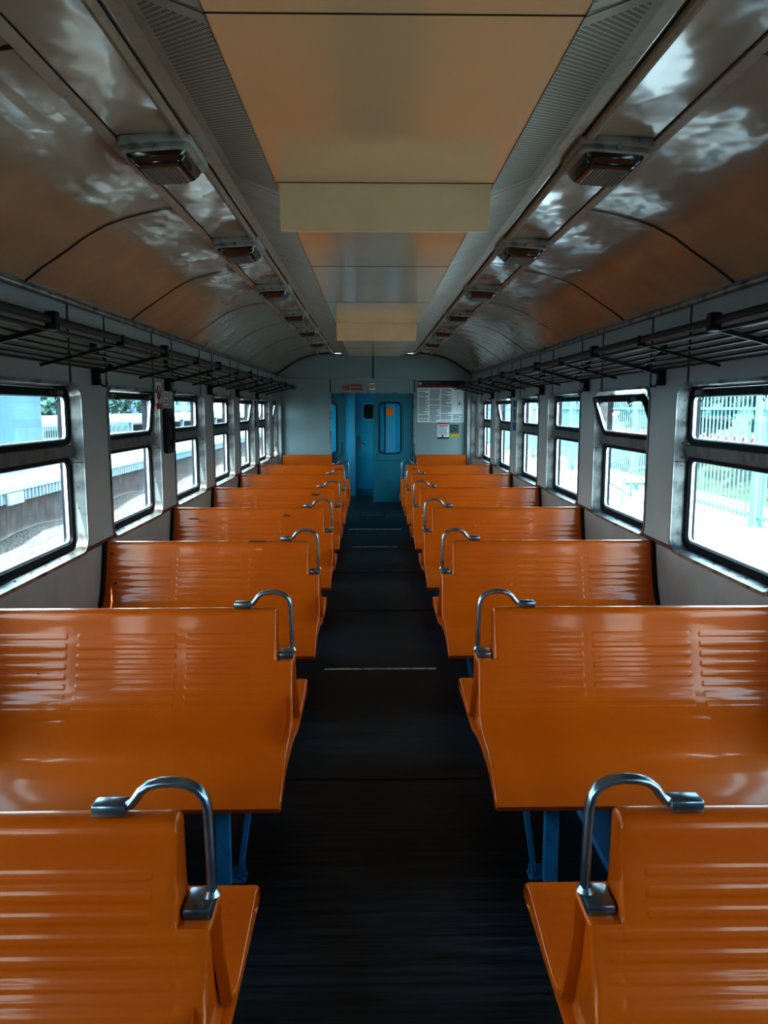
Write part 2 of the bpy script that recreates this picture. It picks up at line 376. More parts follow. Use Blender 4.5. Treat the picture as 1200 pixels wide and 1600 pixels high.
# ------------------------------------------------------------------ windows
def make_window(s, n, y0, tilt, ww):
    y1 = y0 + ww
    W = empty('window_%d' % n, (s*WX, (y0+y1)/2, WZ0), kind='structure')
    ox, oy, oz = s*WX, (y0+y1)/2, WZ0
    def F(x): return lambda u, v: (s*x - ox, u - oy, v - oz)
    O = rrect(y0-.012, y1+.012, WZ0-.012, WZ1+.012, .095); I = rrect(y0+.006, y1-.006, WZ0+.006, WZ1-.006, .08)
    bm = bmesh.new(); ring_solid(bm, O, I, F(WX-.008), F(WX+.002))          # lip on wall
    J = rrect(y0+.022, y1-.022, WZ0+.022, WZ1-.022, .07)
    a = [bm.verts.new(F(WX-.004)(*p)) for p in I]; b = [bm.verts.new(F(WX+.085)(*p)) for p in J]   # sloped reveal
    for i in range(len(a)): bm.faces.new((a[i], a[(i+1)%len(a)], b[(i+1)%len(a)], b[i]))
    rev = obj('reveal', bm, M['metaldull'], W, smooth=40)
    # screws in the far and near jambs, joint line at mid height
    if 3 < y0 < 6.6:
        for z in (.95, 1.10, 1.22, 1.34, 1.385, 1.47, 1.60, 1.71):
            bm = bmesh.new(); cyl(bm, (s*(WX+.035)-ox, y1-.014-oy, z-oz), .006, .004, 'Y', 8); obj('screw', bm, M['bar'], rev)
        for k2 in range(6):
            bm = bmesh.new(); cyl(bm, (s*(WX+.035)-ox, y0+.14+k2*.175-oy, WZ0+.0145-oz), .006, .004, 'Z', 8); obj('screw', bm, M['bar'], rev)
    bm = bmesh.new()
    for yy in (y1-.013, y0+.013): box(bm, s*(WX-.004)-ox, s*(WX+.08)-ox, yy-oy-.005, yy-oy+.005, 1.360-oz, 1.363-oz)
    obj('joint', bm, M['seam'], rev)
    # lower gasket + bead + pane
    g0, g1 = y0+.024, y1-.024
    zs0, zs1 = WZ0+.024, 1.402
    bm = bmesh.new(); ring_solid(bm, rrect(g0, g1, zs0, zs1, .068), rrect(g0+.034, g1-.034, zs0+.034, zs1-.03, .04), F(WX+.06), F(WX+.088))
    obj('gasket', bm, M['rubber'], W)
    bm = bmesh.new(); ring_solid(bm, rrect(g0+.033, g1-.033, zs0+.033, zs1-.029, .04), rrect(g0+.045, g1-.045, zs0+.045, zs1-.036, .03), F(WX+.074), F(WX+.09))
    obj('bead', bm, M['alu'], W)
    bm = bmesh.new(); plate(bm, [rrect(g0+.034, g1-.034, zs0+.034, zs1-.03, .04)], F(WX+.084))
    obj('lower_pane', bm, M['glass'], W)
    # transom bar
    bm = bmesh.new(); box(bm, s*(WX+.045)-ox, s*(WX+.095)-ox, g0-oy, g1-oy, 1.395-oz, 1.462-oz, .006)
    obj('transom', bm, M['bar'], W)
    # hopper sash, hinged on its bottom edge
    hz0, hz1 = 1.464, WZ1-.024
    H = Matrix.Translation(Vector((s*(WX+.07)-ox, 0, hz0-oz))) @ Matrix.Rotation(math.radians(-s*tilt), 4, 'Y')
    def G(x): return lambda u, v: H @ Vector((s*x, u - oy, v - hz0))
    bm = bmesh.new(); ring_solid(bm, rrect(g0, g1, hz0, hz1, .05), rrect(g0+.032, g1-.032, hz0+.028, hz1-.040, .035), G(-.014), G(.014))
    sash = obj('hopper_sash', bm, M['rubber'], W)
    bm = bmesh.new(); ring_solid(bm, rrect(g0+.031, g1-.031, hz0+.027, hz1-.039, .035), rrect(g0+.043, g1-.043, hz0+.036, hz1-.046, .026), G(-.004), G(.013))
    obj('bead', bm, M['alu'], sash)
    bm = bmesh.new(); plate(bm, [rrect(g0+.032, g1-.032, hz0+.028, hz1-.04, .035)], G(.006))
    obj('upper_pane', bm, M['glass'], sash)
    bm = bmesh.new()
    for yy in ((y0+.12, y1-.28) if ww > 1 else (y0+.18,)): prism(bm, [(yy, hz1-.032), (yy+.16, hz1-.032), (yy+.16, hz1-.008), (yy, hz1-.008)], G(-.026), G(-.014))
    obj('latch_rail', bm, M['bar'], sash)
    for yy in ((y0+.25, y1-.25) if ww > 1 else (y0+.27,)):
        bm = bmesh.new(); prism(bm, [(yy-.02, hz1-.045), (yy+.02, hz1-.045), (yy+.02, hz1-.004), (yy-.02, hz1-.004)], G(-.036), G(-.014))
        obj('latch', bm, M['black'], sash)
        bm = bmesh.new()
        pts = [G(-.036)(yy+.014*math.cos(a), hz1-.058+.014*math.sin(a)) for a in [2*PI*q/12 for q in range(12)]]
        sweep(bm, pts, .003, .003, n=6, closed=True, up=Vector((1, 0, 0)))
        obj('latch_ring', bm, M['chrome'], sash)
    # outer pocket liner so no daylight leaks round the sash
    bm = bmesh.new()
    a = [bm.verts.new(F(WX+.085)(*p)) for p in J]; b = [bm.verts.new(F(WX+.125)(*p)) for p in J]
    for i in range(len(a)): bm.faces.new((a[i], a[(i+1)%len(a)], b[(i+1)%len(a)], b[i]))
    obj('outer_liner', bm, M['rubber'], W)
    return W
tiltsL = {4: 6, 7: 9, 9: 12}; tiltsR = {4: 19, 7: 11}
n = 1
for s, tl in ((-1, tiltsL), (1, tiltsR)):
    for i, (y, ww) in enumerate(WIN):
        make_window(s, n, y, tl.get(i, 0), ww); n += 1

# ------------------------------------------------------------------ roof
def strip_along(bm, prof, y0, y1, mi=0, ny=1):
    """prof: list of (x,z); surface along Y"""
    rows = []
    for j in range(ny+1):
        y = y0 + (y1-y0)*j/ny
        rows.append([bm.verts.new((x, y, z)) for x, z in prof])
    for j in range(ny):
        for i in range(len(prof)-1):
            f = bm.faces.new((rows[j][i], rows[j][i+1], rows[j+1][i+1], rows[j+1][i])); f.material_index = mi
full = [(-x, z) for x, z in ROOF] + [(-.68, 2.604), (.68, 2.604)] + [(x, z) for x, z in ROOF[::-1]]
bm = bmesh.new(); strip_along(bm, full, YB, YE+.02, ny=24)
r = bmesh.ops.extrude_face_region(bm, geom=bm.faces[:])
bmesh.ops.translate(bm, verts=[g for g in r['geom'] if isinstance(g, bmesh.types.BMVert)], vec=(0, 0, .03))
ceil = tag(obj('ceiling', bm, M['roof'], smooth=35), kind='structure')
# seams
seam_y = [2.13 + 1.6*i for i in range(0, 8)]
def smooth_prof(P, n=5):
    out = []
    for i in range(len(P)-1):
        for k in range(n): out.append((P[i][0]+(P[i+1][0]-P[i][0])*k/n, P[i][1]+(P[i+1][1]-P[i][1])*k/n))
    out.append(P[-1]); return out
for y in seam_y:
    for s in (-1, 1):
        bm = bmesh.new()
        strip_along(bm, [(s*x, z-.004) for x, z in ROOF], y-.009, y+.009)
        obj('seam', bm, M['seam'], ceil)
for s in (-1, 1):
    # thin trim (line A)
    bm = bmesh.new(); strip_along(bm, [(s*.972, 2.588), (s*.970, 2.580), (s*.935, 2.586), (s*.933, 2.594)], YB, YE)
    obj('batten', bm, M['trim'], ceil)
    bm = bmesh.new(); strip_along(bm, [(s*.932, 2.5905), (s*.926, 2.592)], YB, YE); obj('seam', bm, M['seam'], ceil)
    # raised trim (line B)
    bm = bmesh.new(); strip_along(bm, [(s*.72, 2.606), (s*.716, 2.588), (s*.702, 2.582), (s*.690, 2.588), (s*.687, 2.60)], YB, YE)
    obj('raised_batten', bm, M['trim'], ceil)
    bm = bmesh.new(); strip_along(bm, [(s*.687, 2.600), (s*.680, 2.600)], YB, YE); obj('seam', bm, M['seam'], ceil)
# duct
DUCT_Y1 = 12.9
DX, DZ = .415, 2.516
CX, CZ = .62, 2.590
bm = bmesh.new(); box(bm, -DX, DX, YB, DUCT_Y1, DZ, DZ+.02)
duct = empty('ceiling_duct', (0, 0, 0), 'long cream lowered ceiling duct running over the aisle', 'ceiling duct')
obj('duct_panel', bm, M['duct'], duct)
bm = bmesh.new()   # rounded far end
vs = [(-DX, DUCT_Y1, DZ), (DX, DUCT_Y1, DZ), (CX, DUCT_Y1+.25, 2.60), (-CX, DUCT_Y1+.25, 2.60)]
bm.faces.new([bm.verts.new(v) for v in vs]); obj('duct_end', bm, M['duct'], duct)
joints = [-1.4, .15, 1.80, 3.25, 4.80, 6.37, 7.97, 9.6, 11.2, DUCT_Y1]
for y in joints[2:-1]:
    if abs(y-3.25) < .01: continue
    bm = bmesh.new(); box(bm, -DX, DX, y-.003, y+.003, DZ-.0012, DZ+.001); obj('seam', bm, M['seam'], duct)
bm = bmesh.new(); box(bm, -DX, DX, 3.06, 3.067, DZ-.0012, DZ+.001); obj('seam', bm, M['seam'], duct)
for s, side in ((-1, 'left'), (1, 'right')):
    V = empty('vent_grille', (0, 0, 0), 'sloping grey metal vent strip along the %s edge of the ceiling duct' % side, 'vent')
    bm = bmesh.new(); strip_along(bm, [(s*.672, 2.6005), (s*CX, CZ)], YB, DUCT_Y1); obj('flat_flange', bm, M['trim'], V)
    prev = YB
    for i, y in enumerate(joints):
        perf = i <= 3
        P = [(CX, CZ), (.585, CZ-.0126), (DX+.004, DZ+.0015), (DX, DZ-.002)]
        bm = bmesh.new(); uvl = bm.loops.layers.uv.new('UVMap')
        a, b = prev, y
        if perf:
            a2, b2 = a+.06, b-.05
            def quad(p, q, ya, yb, mi):
                vv = [(s*p[0], ya, p[1]), (s*q[0], ya, q[1]), (s*q[0], yb, q[1]), (s*p[0], yb, p[1])]
                f_ = bm.faces.new([bm.verts.new(v) for v in vv]); f_.material_index = mi
                L_ = math.hypot(p[0]-DX, p[1]-DZ), math.hypot(q[0]-DX, q[1]-DZ)
                for lp, uvv in zip(f_.loops, ((L_[0], ya), (L_[1], ya), (L_[1], yb), (L_[0], yb))): lp[uvl].uv = uvv
            quad(P[0], P[1], a, b, 0); quad(P[1], P[2], a, a2, 0); quad(P[1], P[2], a2, b2, 1); quad(P[1], P[2], b2, b, 0); quad(P[2], P[3], a, b, 0)
        else:
            strip_along(bm, [(s*x, z) for x, z in P], a, b)
        obj('perforated_panel' if perf else 'plain_panel', bm, [M['vent'], M['perf']], V)
        bm = bmesh.new(); strip_along(bm, [(s*CX, CZ-.002), (s*DX, DZ-.003)], y-.003, y+.003); obj('seam', bm, M['seam'], V)
        prev = y
for y, lb in ((3.07, 'large cream baffle plate hanging across the ceiling duct nearest the camera'), (7.93, 'smaller looking far cream baffle plate hanging across the ceiling duct')):
    bm = bmesh.new(); vs = []
    box(bm, -.405, .405, -.006, .006, -.172, 0, .002)
    for v in bm.verts: v.co.y += -v.co.z*.25*0.6; v.co.x *= (1 + v.co.z*.03)
    o = obj('ceiling_baffle', bm, M['baffle']); o.location = (0, y, DZ); tag(o, lb, 'baffle')

# ------------------------------------------------------------------ ceiling lamps
def make_lamp():
    R = empty('ceiling_lamp')
    def loop(hx, hy, r): return rrect(-hx, hx, -hy, hy, r, 4)
    def stack(bm, L, cap=True):
        rings = [[bm.verts.new((p[0], p[1], z)) for p in loop(hx, hy, r)] for hx, hy, r, z in L]
        for a, b in zip(rings, rings[1:]):
            for i in range(len(a)): bm.faces.new((a[i], a[(i+1)%len(a)], b[(i+1)%len(a)], b[i]))
        bm.faces.new(rings[0]);
        if cap: bm.faces.new(rings[-1][::-1])
    bm = bmesh.new(); stack(bm, [(.128, .165, .035, .01), (.130, .167, .036, -.010), (.124, .161, .034, -.020)]); obj('base_plate', bm, M['rim'], R, 40)
    bm = bmesh.new(); stack(bm, [(.118, .155, .03, -.019), (.120, .157, .03, -.024), (.119, .156, .03, -.036), (.110, .147, .028, -.041)]); rm = obj('rim', bm, M['rim'], R, 40)
    for yy in (-.158, .158):
        bm = bmesh.new(); cyl(bm, (0, yy, -.026), .008, .02, 'Y', 10); obj('screw', bm, M['chrome'], rm)
    bm = bmesh.new(); stack(bm, [(.106, .143, .026, -.040), (.100, .136, .024, -.052), (.099, .135, .024, -.056), (.086, .120, .02, -.068), (.085, .119, .02, -.072), (.070, .100, .016, -.082)])
    g = obj('glass_cover', bm, M['lens_side'], R, 35)
    bm = bmesh.new(); stack(bm, [(.068, .098, .014, -.081), (.066, .096, .014, -.085)])
    nx, ny = 20, 28; G_ = [[bm.verts.new((-.062+.124*i/nx, -.092+.184*j/ny, -.0855-(.005 if i % 2 and j % 2 else 0))) for j in range(ny+1)] for i in range(nx+1)]
    for i in range(nx):
        for j in range(ny): bm.faces.new((G_[i][j], G_[i+1][j], G_[i+1][j+1], G_[i][j+1]))
    obj('prismatic_lens', bm, M['lens'], g)
    return R
lamp0 = make_lamp(); first = True
ordinal = ['nearest the camera', 'second from the camera', 'third from the camera', 'fourth from the camera', 'fifth from the camera', 'sixth from the camera', 'farthest, by the end wall']
for s, side in ((-1, 'left'), (1, 'right')):
    for i in range(7):
        o = lamp0 if first else copy_tree(lamp0); first = False
        o.location = (s*.805, 2.95 + 1.6*i, 2.588)
        o.rotation_euler = (0, s*math.radians(4), 0)
        tag(o, 'square ribbed glass ceiling lamp in the %s row, %s' % (side, ordinal[i]), 'ceiling lamp', 'ceiling lamps in the %s row' % side)

# ------------------------------------------------------------------ benches
HALF = [(-.000, .8605), (-.012, .860), (-.024, .856), (-.032, .846), (-.036, .830), (-.041, .800), (-.050, .760), (-.058, .735), (-.070, .690), (-.085, .640), (-.102, .590),
        (-.120, .550), (-.142, .518), (-.170, .495), (-.205, .475), (-.250, .460), (-.310, .449), (-.370, .445), (-.430, .442), (-.480, .435),
        (-.525, .416), (-.565, .396), (-.598, .372), (-.622, .347), (-.634, .330), (-.632, .318), (-.622, .314), (-.600, .322), (-.560, .342),
        (-.500, .362), (-.400, .375), (-.2, .368), (-.02, .332)]
def arc_sample(P, step_fn):
    L = [0]
    for a, b in zip(P, P[1:]): L.append(L[-1] + math.hypot(b[0]-a[0], b[1]-a[1]))
    def at(s):
        s = min(max(s, 0), L[-1])
        for i in range(len(L)-1):
            if s <= L[i+1]:
                t = (s-L[i])/(L[i+1]-L[i] or 1)
                p0 = P[max(i-1, 0)]; p1 = P[i]; p2 = P[i+1]; p3 = P[min(i+2, len(P)-1)]
                out = []
                for c in (0, 1):
                    m1 = (p2[c]-p0[c])/((L[i+1]-L[max(i-1, 0)]) or 1)*(L[i+1]-L[i]); m2 = (p3[c]-p1[c])/((L[min(i+2, len(P)-1)]-L[i]) or 1)*(L[i+1]-L[i])
                    t2, t3 = t*t, t*t*t
                    out.append((2*t3-3*t2+1)*p1[c] + (t3-2*t2+t)*m1 + (-2*t3+3*t2)*p2[c] + (t3-t2)*m2)
                return tuple(out)
        return P[-1]
    return L, at
LH, AT = arc_sample(HALF, None)
G0, GP, GN = .118, .0395, 8           # first bar, pitch, number (arc length from the top)
GEND = G0 + GP*GN
def s_samples():
    ss = [0, .012, .022, .03, .038, .05, .065, .08, .095, .11]
    s = G0 - .004
    while s < GEND: ss.append(s); s += .0033
    s = GEND
    while s < LH[-1] - .001:
        ss.append(s); s += .012 if s < .86 else .03
    ss.append(LH[-1]); return sorted(ss)
SS = s_samples()
STEP = .662
def sd_bar(x, s, x0, x1, hs):
    """stadium sdf centred s=0"""
    cx = min(max(x, x0+hs), x1-hs); return math.hypot(x-cx, s) - hs
def emboss(x, s, seatside):
    """x: distance measure (positive from aisle), returns height"""
    h = 0
    if not seatside and G0 - .01 < s < GEND:
        k = int((s-G0)/GP)
        for kk in (k-1, k, k+1):
            if not 0 <= kk < GN: continue
            c = G0 + kk*GP + GP*.25
            a0 = .485 if c < .21 else .405
            for x0, x1 in ((a0, .80), (.838, 1.235), (1.272, 1.64)):
                d = sd_bar(x, s-c, x0, x1, .0095)
                h = max(h, min(max((.0015-d)/.004, 0), 1))
    if seatside and .55 < s < .86:
        for kk in range(7):
            c = .59 + kk*.04
            if abs(s-c) > .03: continue
            for x0, x1 in ((.405, .80), (.838, 1.235), (1.272, 1.62)):
                d = sd_bar(x, s-c, x0, x1, .010); h = max(h, .9*min(max((.0015-d)/.004, 0), 1))
    return h*.0010
def x_samples(x0, x1):
    xs = set([round(x0, 4), round(x1, 4)])
    for a in (.405, .42, .485, .80, .838, 1.235, 1.272, 1.62, 1.64):
        for k in range(-4, 14): xs.add(round(a + (k*.0013 if a in (.405, .42, .485, .838, 1.272) else -k*.0013), 4))
    x = x0
    while x < x1: xs.add(round(x, 4)); x += .05
    return sorted(q for q in xs if x0 <= q <= x1)
def profile_pts(back_single=False):
    """closed loop: front half top->bottom then rear half bottom->top; entries (y,z,ny,nz,s,rear)"""
    F = []
    for s in SS:
        p = AT(s); q = AT(s+.002); r_ = AT(s-.002)
        ty, tz = q[0]-r_[0], q[1]-r_[1]; l = math.hypot(ty, tz) or 1
        F.append((p[0], p[1], tz/l, -ty/l, s))
    return F
PF = profile_pts()
RHALF = [(0, .8605), (.012, .860), (.022, .856), (.028, .846), (.030, .83), (.033, .76), (.037, .68), (.043, .60), (.050, .53), (.058, .46), (.068, .415), (.085, .385), (.112, .367),
         (.15, .361), (.21, .364), (.28, .373), (.35, .384), (.40, .391), (.435, .394), (.465, .391), (.488, .379), (.502, .358), (.502, .340), (.490, .330), (.470, .330), (.40, .332), (.2, .330), (.03, .330)]
RL, RAT = arc_sample(RHALF, None)
def rear_points():
    out = []; ss = [0, .012, .022, .03, .038, .05, .08, .12]
    s = .16
    while s < .44: ss.append(s); s += .04
    while s < .50: ss.append(s); s += .008
    while s < .88: ss.append(s); s += .0045
    while s < 1.06: ss.append(s); s += .009
    while s < RL[-1]: ss.append(s); s += .06
    ss.append(RL[-1])
    for s in ss:
        p = RAT(s); q = RAT(s+.002); r_ = RAT(s-.002); ty, tz = q[0]-r_[0], q[1]-r_[1]; l = math.hypot(ty, tz) or 1
        ny, nz = -tz/l, ty/l
        if s < .001: ny, nz = 0, 1
        out.append((p[0], p[1], ny, nz, s))
    return out
RPF = rear_points()
def bench_shell(s_side, single=False):
    """s_side=-1 left / +1 right ; x measured from car centre outwards"""
    loop = [(p[0], p[1], p[2], p[3], p[4], False) for p in PF]
    if not single:
        loop += [(p[0], p[1], p[2], p[3], p[4], True) for p in RPF[::-1][:-1]]
    else:
        loop += [(.05, .405, 1, 0, 9, True), (.05, .86, 1, 0, 9, True)]
    XE, XO = (1.665, .352) if not single else (1.60, .74)
    def end_x(z):
        if single: return XO
        t = min(max((z-.43)/(.56-.43), 0), 1); t = t*t*(3-2*t)
        return .361 + .010*t
    def clip(y, z):
        if z <= STEP: return y, z
        sg = -1 if y <= 0 else 1
        w = .078 if sg < 0 else .038
        t = min(max((.8605-z)/(.8605-STEP), 0), 1)
        return sg*w*t, STEP + 0.0
    bm = bmesh.new(); rings = []
    xs = x_samples(.462 if not single else XO+.012, XE-.004)[::-1]
    def ring(fn):
        rings.append([bm.verts.new(fn(q)) for q in loop])
    def norm_shift(q, d): return q[0] - q[2]*d*0, q[1]
    inset = lambda q, d: (q[0] + q[2]*-d, q[1] - q[3]*d)
    sgn = s_side
    # outward normals: front half (tz,-ty) points outward? check with top point
    def P(q, x, d=0):
        ny, nz = -q[2], -q[3]
        # outward = away from interior
        ny, nz = q[2], q[3]
        return (sgn*x, q[0] + ny*d, q[1] + nz*d)
    ring(lambda q: P(q, XE, -.006))
    for x in xs:
        ring(lambda q: P(q, x, emboss(x, q[4], q[5] and not single)))
    if not single:
        # rounded upper corner then the step for the handle foot
        for x, dz in ((.455, .001), (.448, .0045), (.443, .011), (.4405, .020)):
            def fn(q):
                p = P(q, x, emboss(x, q[4], q[5]) if q[1] < STEP else 0)
                z = p[2]
                if q[1] > STEP: z = min(z, .8605 - dz) if q[1] > .8 else z
                y = p[1]
                if q[1] > STEP:
                    y *= 1 - dz*4
                return (p[0], y, z)
            ring(fn)
        def fn(q):
            y, z = clip(q[0], q[1]); p = P(q, .436, 0)
            return (p[0], y if q[1] > STEP else p[1], z if q[1] > STEP else p[2])
        ring(fn)
        for x in (.43, .42, .415, .41, .405, .40, .395, .388):
            def fn(q):
                y, z = clip(q[0], q[1]); e = emboss(x, q[4], q[5]) if q[1] < STEP else 0
                p = P(q, x, e)
                xx = x + (end_x(q[1]) - .378)*(min(max((.415-x)/.03, 0), 1))
                return (sgn*xx, y if q[1] > STEP else p[1], z if q[1] > STEP else p[2])
            ring(fn)
    for e, d in ((.008, .0008), (.003, .003), (0, .008)):
        def fn(q):
            x = end_x(q[1]) + e
            if q[1] > STEP and not single:
                y, z = clip(q[0], q[1]); return (sgn*x, y*(1-d*6), z-d)
            p = P(q, x, -d); return p
        ring(fn)
    if not single:
        for d, dx in ((.013, .0005), (.018, .010), (.020, .024)):
            def fn(q):
                x = end_x(q[1]) + dx
                if q[1] > STEP:
                    y, z = clip(q[0], q[1]); return (sgn*x, y*(1-d*12), z-d)
                k = min(max((-q[0] if q[0] < 0 else q[0]+.12)-.5, 0)/.1, 1) * .5
                return P(q, x, -d*(1-k))
            ring(fn)
    n_ = len(loop)
    for a, b in zip(rings, rings[1:]):
        for i in range(n_):
            bm.faces.new((a[i], a[(i+1)%n_], b[(i+1)%n_], b[i]))
    bm.faces.new(rings[0][::-1])
    # hollow aisle end: inset + push in
    last = bm.faces.new(rings[-1])
    bmesh.ops.triangulate(bm, faces=[f for f in bm.faces if len(f.verts) > 4])
    return bm
# make sure the stored normal points outward (top point: normal must be up)
if PF[0][3] < 0 or AT(.2)[0] and PF[20][2] > 0:
    PF = [(p[0], p[1], -p[2], -p[3], p[4]) for p in PF]

def make_bench(sd):
    B = empty('train_bench')
    sh = obj('seat_shell', bench_shell(sd), M['orange'], B, 50)
    bm = bmesh.new()
    prof = [(p[0]*1.0, p[1]) for p in HALF]
    loop = prof + RHALF[::-1][:-1]
    prism(bm, loop, lambda y, z: (sd*1.664, y*1.02, z), lambda y, z: (sd*1.676, y*1.02, z))
    for v in bm.verts:
        if v.co.z > .5: v.co.y += math.copysign(.018, v.co.y) if abs(v.co.y) > .01 else 0
    obj('end_cap', bm, M['endcap'], B)
    # grab handle
    bm = bmesh.new()
    path = [(-.575, .874), (-.553, .875), (-.538, .880), (-.528, .892), (-.517, .908), (-.500, .920), (-.478, .9255), (-.450, .9265), (-.425, .922), (-.404, .911), (-.391, .893), (-.3855, .868), (-.384, .82), (-.3825, .75), (-.3815, .685)]
    sweep(bm, [(-sd*x*1.0, 0, z) for x, z in path], .0095, .0135, n=12, up=Vector((0, 1, 0)), power=2.6)
    hd = obj('grab_handle', bm, M['chrome'], B, 60)
    bm = bmesh.new(); box(bm, sd*.612, sd*.545, -.021, .021, .861, .887, .005)
    obj('handle_pad', bm, M['chrome'], hd, 40)
    bm = bmesh.new(); box(bm, sd*.374, sd*.432, -.052, .028, STEP-.004, STEP+.022, .006)
    cyl(bm, (sd*.384, 0, STEP+.028), .02, .012, 'Z', 14, .013)
    obj('handle_foot', bm, M['chrome'], hd, 40)
    # legs
    for x in (.575, 1.45):
        for yy in (-.535, .40):
            bm = bmesh.new(); box(bm, sd*(x-.024), sd*(x+.024), yy-.02, yy+.02, 0, .335, .003)
            lg = obj('leg', bm, M['blue_leg'], B)
        bm = bmesh.new(); box(bm, sd*(x-.02), sd*(x+.02), -.55, .42, .300, .330); obj('cross_beam', bm, M['blue_leg'], B)
    for yy in (-.50, .37):
        bm = bmesh.new(); bar(bm, (sd*.527, yy, .015), (sd*.480, yy, .335), .016, .022)
        box(bm, sd*.505, sd*.552, yy-.03, yy+.03, 0, .006); box(bm, sd*.505, sd*.552, yy-.004, yy+.004, 0, .045)
        cyl(bm, (sd*.515, yy-.016, .009), .008, .008, 'Z', 8)
        obj('brace', bm, M['blue_leg'], B)
    # heater under the bench
    bm = bmesh.new(); uvl = bm.loops.layers.uv.new('UVMap')
    X0, X1 = (.80, 1.40) if sd > 0 else (1.02, 1.40)
    def quad(pts, uvs):
        f_ = bm.faces.new([bm.verts.new((sd*p[0], p[1], p[2])) for p in pts])
        for lp, u in zip(f_.loops, uvs): lp[uvl].uv = u
    quad([(X0, -.5, .03), (X0, .5, .03), (X0+.03, .5, .30), (X0+.03, -.5, .30)], [(0, 0), (1, 0), (1, .27), (0, .27)])
    for sg in (-.5, .5):
        quad([(X0, sg, .03), (X1, sg, .03), (X1, sg, .30), (X0+.03, sg, .30)], [(0, 0), (.6, 0), (.6, .27), (.03, .27)])
    quad([(X0+.03, -.5, .30), (X1, -.5, .30), (X1, .5, .30), (X0+.03, .5, .30)], [(0, 0), (.57, 0), (.57, 1), (0, 1)])
    ht = obj('heater_cover', bm, M['mesh_blue'], B)
    bm = bmesh.new()
    for yy in (-.495, .495): box(bm, sd*X0, sd*X1, yy-.015, yy+.015, 0, .035)
    box(bm, sd*(X0-.002), sd*(X0+.02), -.5, .5, 0, .035); obj('heater_skid', bm, M['blue_leg'], ht)
    return B
rowname = ['first', 'second', 'third', 'fourth', 'fifth', 'sixth', 'seventh']
for sd, side in ((-1, 'left'), (1, 'right')):
    base = make_bench(sd)
    for i in range(7):
        o = base if i == 0 else copy_tree(base)
        o.location = (0, ROW0 + PITCH*i, 0)
        extra = {(-1, 2): ', chipped top edge', (-1, 3): ', dark smudge on back', (1, 0): ', nearest the viewer',
                 (-1, 0): ', nearest the viewer'}.get((sd, i), '')
        tag(o, '%s orange double bench from the camera, %s of the aisle%s' % (rowname[i], side, extra), 'bench', 'orange benches %s of the aisle' % side)
        # wear marks on individual benches
        def mark(name, x, z, w, h_, mat):
            y = None
            for a in range(300):
                p = AT(a*.002)
                if p[1] <= z: break
            bm = bmesh.new()
            n_ = 14; c = bm.verts.new((sd*x, p[0]-.0032, z)); ring_ = []
            for q in range(n_):
                a_ = 2*PI*q/n_; r_ = random.uniform(.55, 1.0)
                zz = z + h_*r_*math.sin(a_)
                for b_ in range(300):
                    pp = AT(b_*.002)
                    if pp[1] <= zz: break
                ring_.append(bm.verts.new((sd*x + w*r_*math.cos(a_), pp[0]-.0032, zz)))
            for q in range(n_): bm.faces.new((c, ring_[q], ring_[(q+1) % n_]))
            obj(name, bm, mat, o)
        if (sd, i) == (-1, 2):
            bm = bmesh.new(); box(bm, -.80, -.70, -.028, .01, .8600, .8617, .0005); obj('paint_chip', bm, M['scuff'], o)
            mark('scuff_mark', .74, .815, .03, .009, M['chip']); mark('scuff_mark', 1.60, .62, .014, .010, M['scuff']); mark('scuff_mark', 1.63, .79, .012, .01, M['scuff'])
            mark('scuff_mark', .40, .41, .018, .014, M['chip'])
        if (sd, i) == (-1, 3):
            mark('scuff_mark', 1.5, .775, .07, .006, M['scuff']); mark('scuff_mark', 1.42, .755, .05, .004, M['scuff']); mark('scuff_mark', .75, .80, .04, .012, M['scuff'])
        if (sd, i) == (-1, 4):
            mark('scuff_mark', .62, .79, .06, .016, M['scuff'])
        if (sd, i) == (1, 4):
            mark('scuff_mark', .46, .58, .016, .014, M['chip']); mark('scuff_mark', .55, .56, .012, .010, M['chip'])
        if (sd, i) == (-1, 1):
            mark('scuff_mark', 1.38, .62, .006, .004, M['scuff'])
        if (sd, i) == (1, 2):
            mark('scuff_mark', 1.27, .76, .01, .004, M['scuff'])
    E = empty('train_bench', (0, YE-.075, 0), 'orange end bench with its back against the end wall, %s of the blue door' % side, 'bench')
    obj('seat_shell', bench_shell(sd, True), M['orange'], E, 50)
    for x in (.85, 1.5):
        bm = bmesh.new(); box(bm, sd*(x-.024), sd*(x+.024), -.52, -.48, 0, .385, .003); obj('leg', bm, M['blue_leg'], E)
        bm = bmesh.new(); box(bm, sd*(x-.02), sd*(x+.02), -.5, .04, .36, .395); obj('cross_beam', bm, M['blue_leg'], E)

